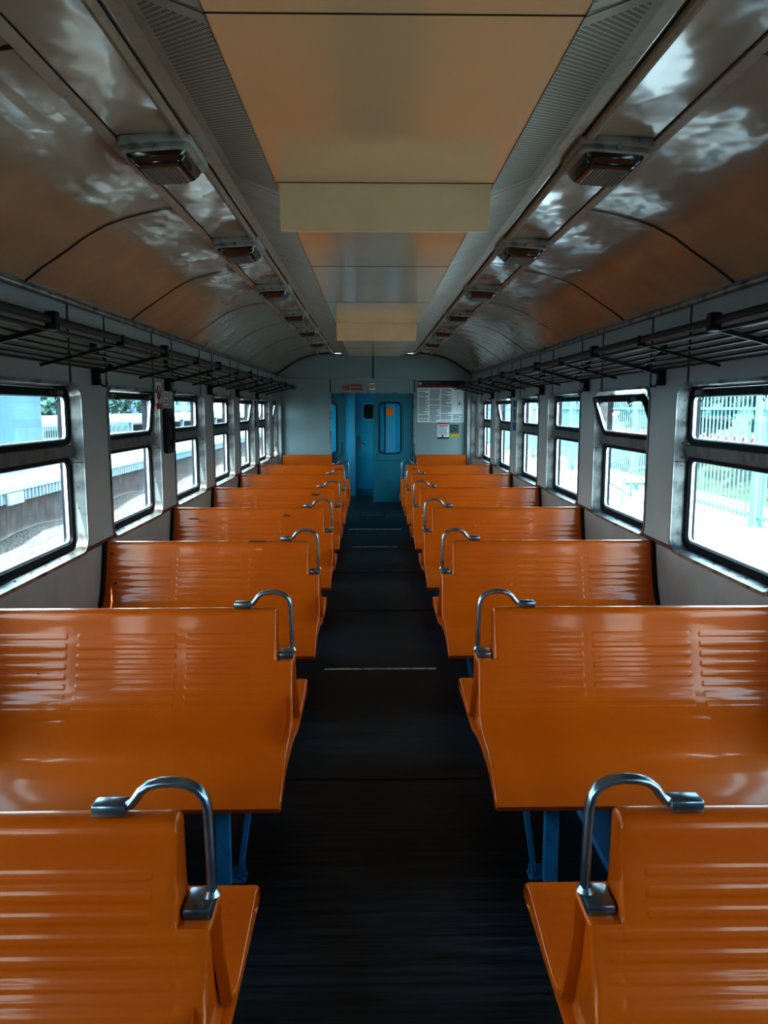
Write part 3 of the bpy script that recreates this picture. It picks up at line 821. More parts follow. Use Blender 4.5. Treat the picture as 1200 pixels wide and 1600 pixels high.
# ------------------------------------------------------------------ luggage racks
RX0, RZ0 = 1.262, 1.985       # front rail
RX1, RZ1 = 1.655, 1.885       # wall side
Y0R, Y1R = .6, 12.45
for s, side in ((-1, 'left'), (1, 'right')):
    R = empty('luggage_rack', (0, 0, 0), 'long dark grey slatted luggage rack along the %s wall above the windows' % side, 'luggage rack')
    def rp(t, dz=0): return (s*(RX0+(RX1-RX0)*t), RZ0+(RZ1-RZ0)*t+dz)
    x, z = rp(0); bm = bmesh.new()
    sweep(bm, [(x, Y0R, z+.012), (x, Y1R, z+.012)], .016, .012, n=10, up=Vector((1, 0, 0)), power=4); obj('front_rail', bm, M['rack'], R, 50)
    x, z = rp(.0, -.02); bm = bmesh.new(); sweep(bm, [(x+s*.02, Y0R, z), (x+s*.02, Y1R, z)], .007, .007, n=8, up=Vector((1, 0, 0))); obj('slat', bm, M['rack'], R, 50)
    for t in (.2, .36, .52, .68, .84, .97):
        x, z = rp(t, .006); bm = bmesh.new()
        sweep(bm, [(x, Y0R, z), (x, Y1R, z)], .006, .011, n=8, up=Vector((1, 0, 0)), power=3); obj('slat', bm, M['rack'], R, 50)
    yb = 1.40
    k = 0
    while yb < 12.5:
        x0, z0 = rp(-.03, -.012); x1, z1 = rp(1.0, -.012)
        if k % 2 == 0:
            bm = bmesh.new(); bar(bm, (x0, yb, z0), (x1, yb, z1), .016, .02)
            box(bm, s*(WX-.001), s*(WX-.045), yb-.018, yb+.018, RZ1-.085, RZ1+.02, .004)
            hk = [(s*(WX-.045), yb, RZ1-.05), (s*(WX-.047), yb, RZ1-.075), (s*(WX-.06), yb, RZ1-.092), (s*(WX-.078), yb, RZ1-.088), (s*(WX-.086), yb, RZ1-.072)]
            br = obj('bracket', bm, M['rack'], R)
            bm = bmesh.new(); sweep(bm, hk, .005, .005, n=8, up=Vector((0, 1, 0))); obj('coat_hook', bm, M['rack'], br, 60)
            bm = bmesh.new(); xx, zz = rp(0); box(bm, xx-.022, xx+.022, yb-.022, yb+.022, zz-.026, zz+.045, .006); obj('rail_clamp', bm, M['rack'], br)
            bm = bmesh.new(); box(bm, s*(WX-.001), s*(WX-.03), yb-.02, yb+.02, RZ1+.10, RZ1+.17, .003); bar(bm, (s*(WX-.02), yb, RZ1+.12), (s*(WX-.12), yb, RZ1+.02), .01); obj('stay', bm, M['rack'], br)
        else:
            bm = bmesh.new(); bar(bm, (x0, yb, z0), (x1, yb, z1), .010, .014)
            box(bm, rp(0)[0]-.018, rp(0)[0]+.018, yb-.008, yb+.008, RZ0-.02, RZ0+.03)
            obj('cross_rod', bm, M['rack'], R)
        yb += .8; k += 1

# ------------------------------------------------------------------ end wall
bm = bmesh.new()
DXL, DXR, DTOP = -.751, .685, 1.925
prof = [(-1.70, 0), (DXL, 0), (DXL, DTOP), (DXR, DTOP), (DXR, 0), (1.70, 0)] + [(x, z+.01) for x, z in ROOF] + [(-x, z+.01) for x, z in ROOF[::-1]]
plate(bm, [prof], lambda u, v: (u, YE, v))
r = bmesh.ops.extrude_face_region(bm, geom=bm.faces[:])
bmesh.ops.translate(bm, verts=[g for g in r['geom'] if isinstance(g, bmesh.types.BMVert)], vec=(0, .05, 0))
ew = tag(obj('wall_end', bm, M['endwall']), kind='structure')
bm = bmesh.new(); box(bm, -1.66, 1.66, YE-.008, YE, 2.158, 2.180, .002); obj('batten', bm, M['trim'], ew)
bm = bmesh.new(); box(bm, -.035, -.010, YE-.006, YE, 2.18, 2.57); obj('batten', bm, M['batten'], ew)
for x in (DXL-.012, DXR+.012):
    bm = bmesh.new(); box(bm, x-.014, x+.014, YE-.012, YE, 0, DTOP+.01, .003); obj('door_trim', bm, M['metaldull'], ew)
    bm = bmesh.new(); box(bm, x-.010, x+.010, YE-.006, YE, DTOP+.01, 2.158); obj('batten', bm, M['batten'], ew)
bm = bmesh.new(); box(bm, DXL, DXR, YE-.010, YE, DTOP-.006, DTOP+.014, .002); obj('door_trim', bm, M['metaldull'], ew)
bm = bmesh.new()
pts = [(s_*x, z-.012) for s_, L_ in ((-1, ROOF), (1, ROOF[::-1])) for x, z in L_]
sweep(bm, [(x, YE-.01, z) for x, z in pts], .007, .010, n=6, up=Vector((0, 1, 0))); obj('arch_trim', bm, M['rust'], ew, 60)
for s in (-1, 1):
    bm = bmesh.new(); box(bm, s*1.615, s*1.69, YE-.10, YE, 0, 2.2, .004); obj('corner_post', bm, M['wall'], ew)
    bm = bmesh.new(); box(bm, s*1.612, s*1.62, YE-.104, YE-.09, 0, 2.2); obj('corner_post', bm, M['metaldull'], ew)
# back wall behind the camera
bm = bmesh.new(); box(bm, -1.72, 1.72, YB-.05, YB, 0, 2.62); tag(obj('wall_back', bm, M['endwall']), kind='structure')

def door_leaf(name, x0, x1, y, th, z0, z1, hole, mat, kind_n):
    D = empty(name, ((x0+x1)/2, y, z0), kind='structure')
    ox, oy, oz = (x0+x1)/2, y, z0
    bm = bmesh.new(); plate(bm, [[(x0, z0), (x1, z0), (x1, z1), (x0, z1)], rrect(*hole, .07)], lambda u, v: (u-ox, 0, v-oz))
    r = bmesh.ops.extrude_face_region(bm, geom=bm.faces[:])
    bmesh.ops.translate(bm, verts=[g for g in r['geom'] if isinstance(g, bmesh.types.BMVert)], vec=(0, th, 0))
    obj('leaf', bm, mat, D)
    bm = bmesh.new(); u0, u1, v0, v1 = hole
    ring_solid(bm, rrect(u0-.018, u1+.018, v0-.018, v1+.018, .085), rrect(u0+.004, u1-.004, v0+.004, v1-.004, .07), lambda u, v: (u-ox, -.006, v-oz), lambda u, v: (u-ox, .004, v-oz))
    obj('gasket', bm, M['rubber'], D)
    bm = bmesh.new(); plate(bm, [rrect(u0, u1, v0, v1, .07)], lambda u, v: (u-ox, th/2, v-oz)); obj('pane', bm, M['glass_door'], D)
    return D, (ox, oy, oz)
D, (ox, oy, oz) = door_leaf('door_1', -.02, .72, YE+.06, .035, .012, DTOP+.03, (.095, .462, .885, 1.755), M['door'], 1)
def door_handle(par, x, ox, oz):
    bm = bmesh.new(); box(bm, x-.022-ox, x+.022-ox, -.008, 0, .80-oz, .86-oz, .003); box(bm, x-.022-ox, x+.022-ox, -.008, 0, 1.06-oz, 1.10-oz, .003)
    sweep(bm, [(x-ox, -.008, .83-oz), (x-ox, -.045, .86-oz), (x-ox, -.05, .95-oz), (x-ox, -.045, 1.04-oz), (x-ox, -.008, 1.08-oz)], .010, .014, n=8, up=Vector((1, 0, 0)))
    obj('door_handle', bm, M['door'], par, 50)
door_handle(D, .04, ox, oz)
bm = bmesh.new(); cyl(bm, (.272-ox, .010, 1.605-oz), .073, .003, 'Y', 32); obj('round_sticker', bm, M['orangeprint'], D)
bm = bmesh.new(); box(bm, -.02-ox, .70-ox, -.003, 0, .75-oz, .756-oz); obj('panel_line', bm, M['seam'], D)
D, (ox, oy, oz) = door_leaf('door_2', -1.20, -.50, YE+.10, .035, .012, DTOP+.03, (-1.05, -.668, .885, 1.755), M['door'], 2)
door_handle(D, -.60, ox, oz)

# vestibule beyond
VY = 14.68
bm = bmesh.new(); plate(bm, [[(-1.7, 0), (1.7, 0), (1.7, 2.3), (-1.7, 2.3)]], lambda u, v: (u, VY, v)); tag(obj('wall_vestibule', bm, M['door_in']), kind='structure')
for s, nm in ((-1, 'wall_vestibule_left'), (1, 'wall_vestibule_right')):
    bm = bmesh.new(); plate(bm, [[(YE+.05, 0), (VY, 0), (VY, 2.3), (YE+.05, 2.3)], rrect(YE+.3, VY-.2, .95, 1.85, .05)], lambda u, v: (s*1.45, u, v)); w_ = tag(obj(nm, bm, M['door_in']), kind='structure')  # unseen side window holes, added to let daylight into the vestibule
    bm = bmesh.new(); plate(bm, [rrect(YE+.3, VY-.2, .95, 1.85, .05)], lambda u, v: (s*1.455, u, v)); obj('pane', bm, M['glass_door'], w_)
bm = bmesh.new(); box(bm, -1.7, 1.7, YE+.05, VY+.02, 2.3, 2.33); tag(obj('ceiling_vestibule', bm, M['door_in']), kind='structure')
bm = bmesh.new(); box(bm, -.48, -.355, VY-.10, VY, 0, 2.3, .004); tag(obj('trim_30', bm, M['door_pale']), kind='structure')
bm = bmesh.new(); box(bm, .22, .40, VY-.06, VY, 0, 2.3, .004); tag(obj('trim_31', bm, M['door_pale']), kind='structure')
D = empty('door_3', (0, VY-.04, 0), kind='structure')
bm = bmesh.new(); box(bm, -.35, .20, 0, .03, .13, 2.0, .004); lf = obj('leaf', bm, M['door_in'], D)
bm = bmesh.new(); box(bm, -.35, .20, 0, .03, 0, .12, .004); obj('kick_plate', bm, M['door'], D)
bm = bmesh.new(); prism(bm, rrect(-.20, .10, 1.47, 1.74, .05), lambda u, v: (u, -.004, v), lambda u, v: (u, .0, v)); obj('pane', bm, M['black'], D)
bm = bmesh.new(); ring_solid(bm, rrect(-.225, .125, 1.445, 1.765, .06), rrect(-.20, .10, 1.47, 1.74, .05), lambda u, v: (u, -.012, v), lambda u, v: (u, 0, v)); obj('window_frame', bm, M['door_pale'], D)
bm = bmesh.new(); box(bm, -.305, -.265, -.01, 0, .88, 1.13, .004); hd = obj('lock_plate', bm, M['chrome'], D)
bm = bmesh.new(); sweep(bm, [(-.285, -.01, 1.03), (-.285, -.045, 1.03), (-.24, -.05, 1.02), (-.16, -.05, .99)], .009, .009, n=8, up=Vector((0, 0, 1))); obj('door_handle', bm, M['chrome'], hd, 60)

# notices on the end wall (faces toward -Y)
def NM(x, z, d=.003): return Matrix.Translation(Vector((x, YE-d, z))) @ Matrix.Rotation(PI/2, 4, 'X')
T = empty('lettering_sticker', (0, YE, 2.02), 'red stencilled no smoking no littering lettering on the panel over the door', 'lettering')
T.location = (0, 0, 0)
text_mesh('letters', 'НЕ', .105, M['red'], NM(-.560, 1.985), T, offset=.003)
text_mesh('letters', 'КУРИТЬ', .050, M['red'], NM(-.405, 2.040), T, offset=.003)
text_mesh('letters', 'СОРИТЬ', .050, M['red'], NM(-.405, 1.980), T, offset=.003)
T = empty('number_plate', (0, 0, 0), 'small white plate with red number 07 over the door', 'number plate')
bm = bmesh.new(); box(bm, -.085, .015, YE-.003, YE, 1.985, 2.095); obj('plate', bm, M['white'], T)
text_mesh('number', '07', .095, M['red'], NM(-.080, 2.008, .0045), T, offset=.004)
T = empty('notice_board', (0, 0, 0), 'large white passenger notice with black header and red stripe right of the door', 'notice')
bm = bmesh.new(); box(bm, .752, 1.565, YE-.004, YE, 1.425, 2.140); obj('sheet', bm, M['white'], T)
bm = bmesh.new(); box(bm, .752, 1.565, YE-.006, YE-.004, 2.045, 2.140); obj('header', bm, M['ink'], T)
bm = bmesh.new(); box(bm, .752, 1.565, YE-.0065, YE-.004, 2.018, 2.047); obj('stripe', bm, M['red'], T)
bm = bmesh.new(); cyl(bm, (.793, YE-.007, 2.092), .026, .002, 'Y', 20); obj('emblem', bm, M['white'], T)
bm = bmesh.new(); cyl(bm, (.793, YE-.0085, 2.092), .018, .001, 'Y', 16); obj('emblem_centre', bm, M['ink'], T)
bm = bmesh.new(); cyl(bm, (.795, YE-.0095, 2.092), .009, .001, 'Y', 16); obj('emblem_centre', bm, M['white'], T)
text_mesh('letters', 'Информация', .05, M['greyprint'], NM(.835, 2.095, .0075), T)
text_mesh('letters', 'для пассажиров', .03, M['greyprint'], NM(.835, 2.062, .0075), T)
bm = bmesh.new(); rnd = random.Random(3)
for c, (x0, x1) in enumerate(((.765, .945), (.960, 1.145), (1.160, 1.350), (1.365, 1.55))):
    z = 2.0
    while z > 1.445:
        if rnd.random() < .1: z -= .012
        w_ = (x1-x0)*(rnd.uniform(.93, 1) if rnd.random() < .7 else rnd.uniform(.5, .9))
        if not (c == 3 and z > 1.58):
            box(bm, x0, x0+w_, YE-.0055, YE-.004, z-.0085, z)
        z -= .0165
box(bm, 1.45, 1.456, YE-.0055, YE-.004, 1.60, 1.95); box(bm, 1.475, 1.50, YE-.0055, YE-.004, 1.72, 1.78)
obj('print_lines', bm, M['greyprint'], T)
T = empty('notice_leaflet', (0, 0, 0), 'small white leaflet with red top and dark foot below the large notice', 'leaflet')
bm = bmesh.new(); box(bm, 1.105, 1.305, YE-.004, YE, 1.135, 1.412); obj('sheet', bm, M['white'], T)
bm = bmesh.new(); box(bm, 1.105, 1.305, YE-.006, YE-.004, 1.388, 1.412); box(bm, 1.18, 1.21, YE-.0065, YE-.004, 1.165, 1.20); box(bm, 1.12, 1.29, YE-.006, YE-.004, 1.355, 1.372); obj('red_band', bm, M['red'], T)
bm = bmesh.new(); box(bm, 1.105, 1.305, YE-.006, YE-.004, 1.135, 1.165); obj('foot_band', bm, M['ink'], T)
bm = bmesh.new()
for q in range(9): box(bm, 1.12, 1.12+.17*rnd.uniform(.7, 1), YE-.0055, YE-.004, 1.335-q*.017, 1.342-q*.017)
obj('print_lines', bm, M['greyprint'], T)
T = empty('warning_sticker', (0, 0, 0), 'small grey pictogram sticker with yellow strip beside the leaflet on end wall', 'sticker')
bm = bmesh.new(); box(bm, 1.318, 1.475, YE-.004, YE, 1.225, 1.385); obj('pictogram_sheet', bm, M['greyprint'], T)
bm = bmesh.new(); ring_solid(bm, rrect(1.33, 1.463, 1.262, 1.372, .02), rrect(1.342, 1.451, 1.274, 1.360, .015), lambda u, v: (u, YE-.006, v), lambda u, v: (u, YE-.004, v))
box(bm, 1.36, 1.40, YE-.006, YE-.004, 1.318, 1.338); box(bm, 1.39, 1.435, YE-.006, YE-.004, 1.296, 1.316); obj('pictogram', bm, M['ink'], T)
bm = bmesh.new(); box(bm, 1.318, 1.49, YE-.006, YE-.0, 1.165, 1.225); obj('yellow_strip', bm, M['yellow'], T)

# stickers and emergency handle on the side walls
def side_box(bm, s, y0, y1, z0, z1, d0=0, d1=.003, bev=0): box(bm, s*(WX-d0), s*(WX-d1), y0, y1, z0, z1, bev)
T = empty('no_smoking_sign', (0, 0, 0), 'white and red no smoking sticker on the left wall between windows', 'sticker')
bm = bmesh.new(); side_box(bm, -1, 5.92, 6.06, 1.70, 1.865); obj('sheet', bm, M['white'], T)
bm = bmesh.new(); side_box(bm, -1, 5.92, 6.06, 1.66, 1.705, 0, .004); obj('red_band', bm, M['red'], T)
bm = bmesh.new(); pts = [(-(WX-.005), 5.99+.05*math.cos(a), 1.785+.05*math.sin(a)) for a in [2*PI*q/20 for q in range(20)]]
sweep(bm, pts, .003, .007, n=6, closed=True, up=Vector((0, 1, 0)))
bar(bm, (-(WX-.005), 5.955, 1.82), (-(WX-.005), 6.025, 1.75), .010, .006); obj('red_ring', bm, M['red'], T)
bm = bmesh.new(); side_box(bm, -1, 5.96, 6.02, 1.781, 1.791, .003, .0055); obj('cigarette', bm, M['ink'], T)
T = empty('red_text_sticker', (0, 0, 0), 'small white sticker with red print right of the no smoking sticker', 'sticker')
bm = bmesh.new(); side_box(bm, -1, 6.14, 6.25, 1.69, 1.80); obj('sheet', bm, M['white'], T)
bm = bmesh.new()
for z in (1.71, 1.73, 1.76, 1.78): side_box(bm, -1, 6.155, 6.235, z-.005, z+.005, .003, .0045)
obj('print_lines', bm, M['red'], T)
T = empty('emergency_handle', (0, 0, 0), 'tall narrow black emergency release box on the left wall between windows', 'emergency handle')
bm = bmesh.new(); prism(bm, rrect(6.09, 6.30, 1.31, 1.665, .04), lambda u, v: (-WX, u, v), lambda u, v: (-(WX-.03), u, v)); obj('housing', bm, M['black'], T)
bm = bmesh.new(); ring_solid(bm, rrect(6.115, 6.275, 1.335, 1.64, .03), rrect(6.13, 6.26, 1.35, 1.625, .025), lambda u, v: (-(WX-.036), u, v), lambda u, v: (-(WX-.03), u, v)); obj('rim', bm, M['rack'], T)
bm = bmesh.new(); sweep(bm, [(-(WX-.03), 6.19, 1.38), (-(WX-.06), 6.19, 1.42), (-(WX-.06), 6.19, 1.55), (-(WX-.03), 6.19, 1.59)], .012, .012, n=8, up=Vector((0, 1, 0))); obj('handle', bm, M['rack'], T, 60)
for s, yy, lb in ((-1, 10.85, 'small blue and white route stickers on the far left wall pillar'), (1, 9.3, 'small blue and white route stickers on the far right wall pillar')):
    T = empty('route_sticker', (0, 0, 0), lb, 'sticker')
    bm = bmesh.new(); side_box(bm, s, yy, yy+.2, 1.68, 1.76); side_box(bm, s, yy, yy+.2, 1.40, 1.50); obj('blue_sheet', bm, M['blueprint'], T)
    bm = bmesh.new(); side_box(bm, s, yy+.02, yy+.18, 1.52, 1.66); obj('white_sheet', bm, M['greyprint'], T)

# ------------------------------------------------------------------ outside, left: track bed and platforms
bm = bmesh.new()
nx, ny_ = 30, 60
vs = [[None]*(ny_+1) for _ in range(nx+1)]
for i in range(nx+1):
    for j in range(ny_+1):
        x = -2.0 - 6.58*i/nx; y = -12 + 76*j/ny_
        z = -1.35 + .12*math.sin(x*1.7)*math.sin(y*.9) + random.uniform(-.03, .03)
        if x > -3.6: z += .25
        vs[i][j] = bm.verts.new((x, y, z))
for i in range(nx):
    for j in range(ny_): bm.faces.new((vs[i][j], vs[i+1][j], vs[i+1][j+1], vs[i][j+1]))
tag(obj('track_bed', bm, M['gravel'], smooth=180), 'gravel and dry grass track bed outside the left windows', 'ground', kind='stuff')
P1 = empty('station_platform', (0, 0, 0), 'white concrete platform edge seen through the left windows', 'platform')
bm = bmesh.new(); box(bm, -16.0, -8.2, -14, 90, -.22, -.08); obj('deck', bm, M['concrete'], P1)
bm = bmesh.new(); box(bm, -16, -8.32, -14, 90, -.50, -.22); obj('edge_beam', bm, M['galv'], P1)
bm = bmesh.new(); y = -2
while y < 30: box(bm, -8.32, -8.24, y, y+.07, -.47, -.24); y += .20
obj('edge_rib', bm, M['concrete'], P1)
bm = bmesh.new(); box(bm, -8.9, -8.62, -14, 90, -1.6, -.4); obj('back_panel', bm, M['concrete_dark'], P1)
bm = bmesh.new(); box(bm, -8.21, -8.16, 17.2, 17.95, -.50, -.24); o_ = obj('edge_plate', bm, M['concrete'], P1)
P2 = empty('station_platform', (0, 0, 0), 'farther raised white platform behind the first one, left windows', 'platform')
bm = bmesh.new(); box(bm, -46, -27, -20, 260, .08, .65); obj('deck', bm, M['concrete'], P2)
bm = bmesh.new(); y = 0
while y < 240: box(bm, -27.6, -27.2, y, y+.5, -1.4, .08); y += 8
obj('pier', bm, M['concrete'], P2)
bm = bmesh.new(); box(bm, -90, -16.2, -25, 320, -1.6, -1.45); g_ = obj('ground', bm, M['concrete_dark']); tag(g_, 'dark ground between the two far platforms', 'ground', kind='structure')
# shelters / buildings left
def building(name, x0, x1, y0, y1, z0, z1, mat, label, nwin=0):
    B = empty(name, ((x0+x1)/2, (y0+y1)/2, z0), label, 'building')
    ox, oy = (x0+x1)/2, (y0+y1)/2
    bm = bmesh.new(); box(bm, x0-ox, x1-ox, y0-oy, y1-oy, 0, z1-z0); obj('wall', bm, mat, B)
    bm = bmesh.new(); box(bm, x0-ox-.2, x1-ox+.2, y0-oy-.2, y1-oy+.2, z1-z0, z1-z0+.2); obj('roof', bm, M['bldg2'], B)
    fx = (x1 if x1 < 0 else x0) - ox; e = .03 if x1 < 0 else -.03
    for q in range(nwin):
        yy = y0-oy + (y1-y0)*(q+.3)/nwin
        for zz in (1.0, 4.0):
            if zz + 1.5 < z1-z0:
                bm = bmesh.new(); box(bm, fx, fx+e, yy, yy+(y1-y0)/nwin*.4, zz, zz+1.5); obj('window', bm, M['bldg2'] if mat is M['bldg'] else M['bldg'], B)
    return B
building('station_kiosk', -12.2, -10.0, 19.0, 23.5, -.08, 2.9, M['bldg'], 'teal grey shelter block on the near left platform', 0)
building('apartment_building', -72, -58, 84, 190, -1.45, 11, M['bldg'], 'long teal grey building far beyond the left platforms', 8)
building('apartment_building', -76, -62, 200, 300, -1.45, 16, M['bldg2'], 'pale block of flats farthest beyond the left platforms', 7)
bm = bmesh.new(); y = -5
F_ = empty('platform_fence', (0, 0, 0), 'pale steel railing with red strip on the near left platform', 'fence')
bm = bmesh.new()
for z in (.98, .5): bar(bm, (-12.5, 0, z), (-12.5, 40, z), .05)
obj('rail', bm, M['galv'], F_)
bm = bmesh.new(); y = 0
while y < 40: bar(bm, (-12.5, y, -.08), (-12.5, y, 1.0), .03, up=Vector((0, 1, 0))); y += .22
obj('bars', bm, M['galv'], F_)
bm = bmesh.new(); box(bm, -12.46, -12.44, 0, 19, .60, .72); obj('red_strip', bm, M['red'], F_)

# small person on the far platform
def person(loc, label):
    me = bpy.data.meshes.new('person'); bm = bmesh.new(); sk = bm.verts.layers.skin.verify()
    J = {'pel': (0, 0, .95, .15), 'ch': (0, 0, 1.28, .17), 'nk': (0, 0, 1.47, .06), 'hd': (0, 0, 1.60, .10), 'ht': (0, 0, 1.72, .08),
         'sl': (-.2, 0, 1.40, .07), 'el': (-.27, .03, 1.12, .05), 'hl': (-.25, -.12, .9, .035), 'sr': (.2, 0, 1.40, .07), 'er': (.27, .03, 1.12, .05), 'hr': (.25, -.12, .92, .035),
         'll': (-.1, 0, .85, .10), 'kl': (-.11, -.02, .48, .07), 'al': (-.12, 0, .08, .05), 'tl': (-.12, -.16, .04, .04),
         'lr': (.1, 0, .85, .10), 'kr': (.12, -.05, .48, .07), 'ar': (.13, .06, .08, .05), 'tr': (.13, -.1, .04, .04)}
    V = {k_: bm.verts.new(p[:3]) for k_, p in J.items()}
    for k_, p in J.items(): V[k_][sk].radius = (p[3], p[3])
    V['pel'][sk].use_root = True
    for a, b in (('pel','ch'),('ch','nk'),('nk','hd'),('hd','ht'),('ch','sl'),('sl','el'),('el','hl'),('ch','sr'),('sr','er'),('er','hr'),('pel','ll'),('ll','kl'),('kl','al'),('al','tl'),('pel','lr'),('lr','kr'),('kr','ar'),('ar','tr')):
        bm.edges.new((V[a], V[b]))
    bm.to_mesh(me); bm.free()
    o = finish('person', me, M['cloth']); o.modifiers.new('skin', 'SKIN').use_smooth_shade = True
    o.modifiers.new('sub', 'SUBSURF').levels = 1
    o.location = loc; tag(o, label, 'person')
    bm = bmesh.new(); bmesh.ops.create_uvsphere(bm, u_segments=12, v_segments=8, radius=.115, matrix=Matrix.Translation((0, .02, 1.66)) @ Matrix.Diagonal((.9, 1, 1.1, 1)))
    obj('hair', bm, M['black'], o, 180)
person((-28.5, 94.0*.99, .65), 'distant person in dark clothes standing on the far left platform')

# ------------------------------------------------------------------ outside, right: platform, fence, bench, greenery
PZ = -.14
P3 = empty('station_platform', (0, 0, 0), 'sunlit pale platform right beside the train, right windows', 'platform')
bm = bmesh.new(); box(bm, 1.95, 7.2, -14, 80, PZ-.3, PZ); obj('deck', bm, M['asphalt'], P3)
bm = bmesh.new(); box(bm, 2.35, 2.45, -14, 80, PZ, PZ+.004); obj('edge_line', bm, M['concrete'], P3)
FX = 5.85
F_ = empty('steel_fence', (0, 0, 0), 'pale steel bar fence along the back of the right platform', 'fence')
bm = bmesh.new()
for z in (PZ+.16, PZ+1.80): bar(bm, (FX, -4, z), (FX, 62, z), .045)
obj('rail', bm, M['galv'], F_)
n_b = 0; y = 7.0
while y < 21:
    bm = bmesh.new(); bar(bm, (FX, y, PZ+.10), (FX, y, PZ+2.15), .022, up=Vector((0, 1, 0))); obj('bar', bm, M['galv'], F_); y += .145; n_b += 1
bm = bmesh.new()
while y < 62: bar(bm, (FX, y, PZ+.10), (FX, y, PZ+2.15), .022, up=Vector((0, 1, 0))); y += .145
y = 6.9
while y > -4: bar(bm, (FX, y, PZ+.10), (FX, y, PZ+2.15), .022, up=Vector((0, 1, 0))); y -= .145
tag(obj('bar', bm, M['galv'], F_), kind='stuff')
y = 11.6 - 2.75*5
while y < 62:
    bm = bmesh.new(); box(bm, FX-.075, FX+.075, y-.075, y+.075, PZ, PZ+2.25, .01); box(bm, FX-.12, FX+.12, y-.12, y+.12, PZ, PZ+.02); obj('post', bm, M['galv'], F_); y += 2.75
bm = bmesh.new(); yy = 6.
Z_ = empty('zigzag_barrier', (0, 0, 0), 'low red zigzag barrier just behind the steel fence', 'barrier')
pts = []
y = 8.0; k = 0
while y < 24: pts.append((FX+.9, y, .98 + (.17 if k % 2 else 0))); y += .17; k += 1
sweep(bm, pts, .022, .022, n=6, up=Vector((1, 0, 0))); obj('zigzag', bm, M['red'], Z_)
bm = bmesh.new()
for y in (8, 12, 16, 20, 23.9): bar(bm, (FX+.9, y, PZ), (FX+.9, y, 1.0), .04, up=Vector((0, 1, 0)))
obj('post', bm, M['red'], Z_)
# platform bench
B = empty('platform_bench', (4.95, 14.9, PZ), 'pale slatted platform bench with arched arms beside the steel fence', 'bench')
bm = bmesh.new()
for q in range(6): box(bm, -.30+q*.10, -.22+q*.10, -.85, .85, .44, .475, .004)
obj('seat', bm, M['concrete'], B)
for yy in (-.8, .8):
    bm = bmesh.new()
    pts = [(.34*math.cos(a), yy, .42+.30*math.sin(a)) for a in [PI*q/14 for q in range(15)]]
    sweep(bm, [(.36, yy, 0), (.35, yy, .2)] + pts + [(-.35, yy, .2), (-.36, yy, 0)], .018, .018, n=8, up=Vector((0, 1, 0))); obj('arched_arm', bm, M['galv'], B, 60)
    bm = bmesh.new(); bar(bm, (-.33, yy, .42), (.33, yy, .42), .03); bar(bm, (-.3, yy, .42), (.32, yy, .02), .025); obj('leg', bm, M['galv'], B)
# green slope
bm = bmesh.new(); grid = []
for i in range(26):
    row = []
    for j in range(60):
        x = 7.2 + i*.9; y = -10 + j*1.6
        row.append(bm.verts.new((x, y, -.9 + max(0, (x-8))*.10 + .15*math.sin(x*1.3+y) + random.uniform(-.12, .12))))
    grid.append(row)
for i in range(25):
    for j in range(59): bm.faces.new((grid[i][j], grid[i+1][j], grid[i+1][j+1], grid[i][j+1]))
tag(obj('grass_slope', bm, M['grass'], smooth=180), 'green grassy slope behind the right fence', 'grass', kind='stuff')
def tree(loc, h, r, seed, label, group, cat='tree', name='leafy_tree'):
    rn = random.Random(seed)
    T = empty(name, loc, label, cat, group)
    bm = bmesh.new()
    for q in range(420):
        a = rn.uniform(0, 2*PI); ph = math.acos(rn.uniform(-1, 1)); rr = r*(rn.random()**.35)
        c = Vector((rr*math.sin(ph)*math.cos(a), rr*math.sin(ph)*math.sin(a), h*.62 + rr*.95*math.cos(ph)*(h*.38/r)))
        sz = r*rn.uniform(.09, .2)
        n1 = Vector((rn.uniform(-1, 1), rn.uniform(-1, 1), rn.uniform(-1, 1))).normalized(); t1 = n1.orthogonal().normalized(); t2 = n1.cross(t1)
        bm.faces.new([bm.verts.new(c + t1*sz*math.cos(b_) + t2*sz*.7*math.sin(b_)) for b_ in (0, 1.1, 2.2, 3.3, 4.4, 5.4)])
    me_f = bpy.data.meshes.new('foliage'); bm.to_mesh(me_f); bm.free(); finish('foliage', me_f, M['leaf'], T)
    bm = bmesh.new(); sweep(bm, [(0, 0, -.4), (.05*r, 0, h*.3), (0, .05*r, h*.7)], .045*h*.5, .045*h*.5, n=8, up=Vector((0, 1, 0))); obj('trunk', bm, M['trunk'], T)
    return T
rn = random.Random(5)
for i, (x, y) in enumerate(((12, 16), (13, 22), (11.5, 29), (14, 36), (12.5, 45), (14, 56), (17, 12), (18, 26))):
    tree((x, y, -.8), rn.uniform(4.2, 6), rn.uniform(2.0, 2.8), i, 'leafy green tree standing behind the fence outside the right windows', 'trees behind the right fence')
for i, (x, y) in enumerate(((-51, 108), (-52, 122), (-50, 140), (-51, 158), (-52, 182))):
    tree((x, y, -1.45), rn.uniform(5, 7), rn.uniform(3, 4), 30+i, 'leafy green tree beyond the far left platform', 'trees beyond the left platforms')
building('warehouse', 33, 40, 14, 90, -1.2, 8.5, M['bldg'], 'blue grey building behind the trees outside the right windows', 7)

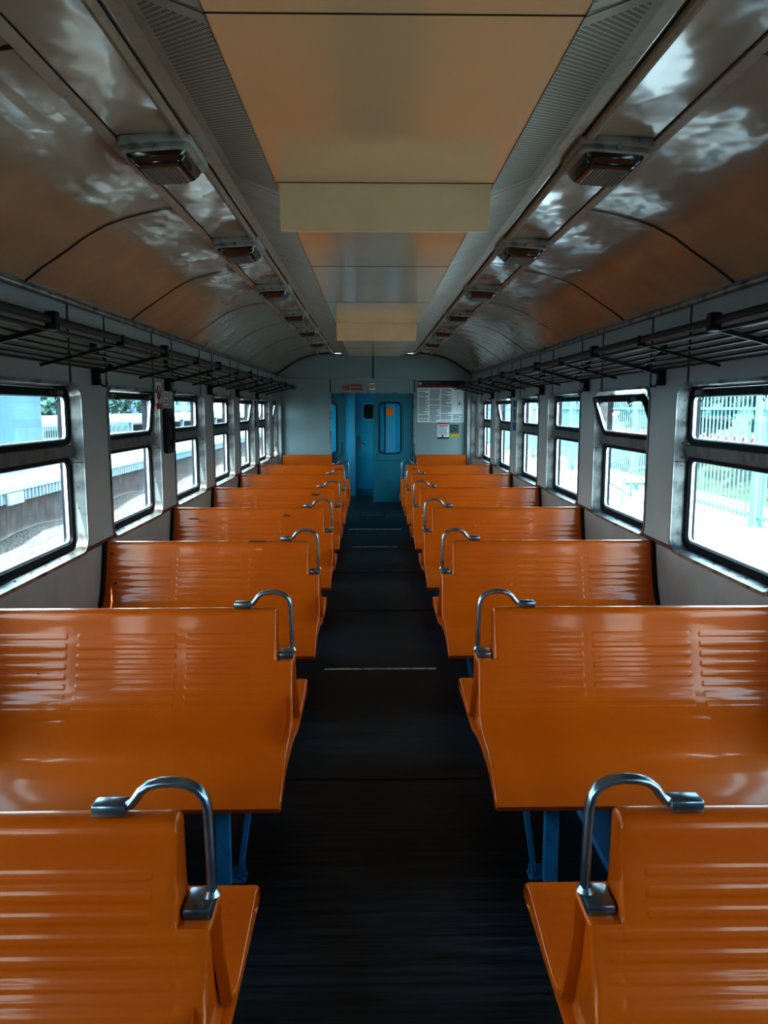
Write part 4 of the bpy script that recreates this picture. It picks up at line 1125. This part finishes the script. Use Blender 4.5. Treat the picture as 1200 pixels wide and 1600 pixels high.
# ------------------------------------------------------------------ light
W = bpy.data.worlds.new('sky'); S.world = W; W.use_nodes = True
N = W.node_tree.nodes; L = W.node_tree.links; bg = N['Background']
tc = N.new('ShaderNodeTexCoord'); sp = N.new('ShaderNodeSeparateXYZ'); L.new(tc.outputs['Generated'], sp.inputs[0])
rp_ = N.new('ShaderNodeValToRGB'); L.new(sp.outputs[2], rp_.inputs[0])
rp_.color_ramp.elements[0].position = 0; rp_.color_ramp.elements[0].color = (.88, .97, 1, 1)
rp_.color_ramp.elements[1].position = .8; rp_.color_ramp.elements[1].color = (.55, .80, 1, 1)
L.new(rp_.outputs[0], bg.inputs[0]); bg.inputs[1].default_value = 4.5
sun = bpy.data.lights.new('sun', 'SUN'); sun.energy = 12; sun.angle = .01; sun.color = (1, .95, .86)
so = bpy.data.objects.new('sun', sun); COL.objects.link(so)
so.rotation_euler = Vector((.20, .72, -1.0)).to_track_quat('-Z', 'Y').to_euler()
# daylight portals at the windows: only guide sampling of the sky
for s in (-1, 1):
    a = bpy.data.lights.new('portal', 'AREA'); a.shape = 'RECTANGLE'; a.size = 13.5 + 2.0; a.size_y = 1.0
    a.cycles.is_portal = True
    o = bpy.data.objects.new('sky_portal', a); COL.objects.link(o)
    o.matrix_world = Matrix.Translation((s*(WX+.16), 5.2, 1.33)) @ Vector((-s, 0, 0)).to_track_quat('-Z', 'Y').to_matrix().to_4x4() @ Matrix.Rotation(PI/2, 4, 'Z') @ Matrix.Identity(4)
    # make sure the long side lies along Y
    mx = o.matrix_world.to_3x3()
    if abs(mx.col[0].y) < .5: o.matrix_world = o.matrix_world @ Matrix.Rotation(PI/2, 4, 'Z')

# ------------------------------------------------------------------ camera
cam = bpy.data.cameras.new('camera'); co = bpy.data.objects.new('camera', cam); COL.objects.link(co)
cam.sensor_fit = 'HORIZONTAL'; cam.sensor_width = 36; cam.lens = 36; cam.clip_start = .05; cam.clip_end = 500
co.location = (-.055, 0, 1.666)
co.rotation_euler = (math.radians(90 - 7.69), 0, math.radians(-.945))
S.camera = co
S.view_settings.view_transform = 'Standard'
S.view_settings.look = 'High Contrast'
S.view_settings.exposure = 0.9
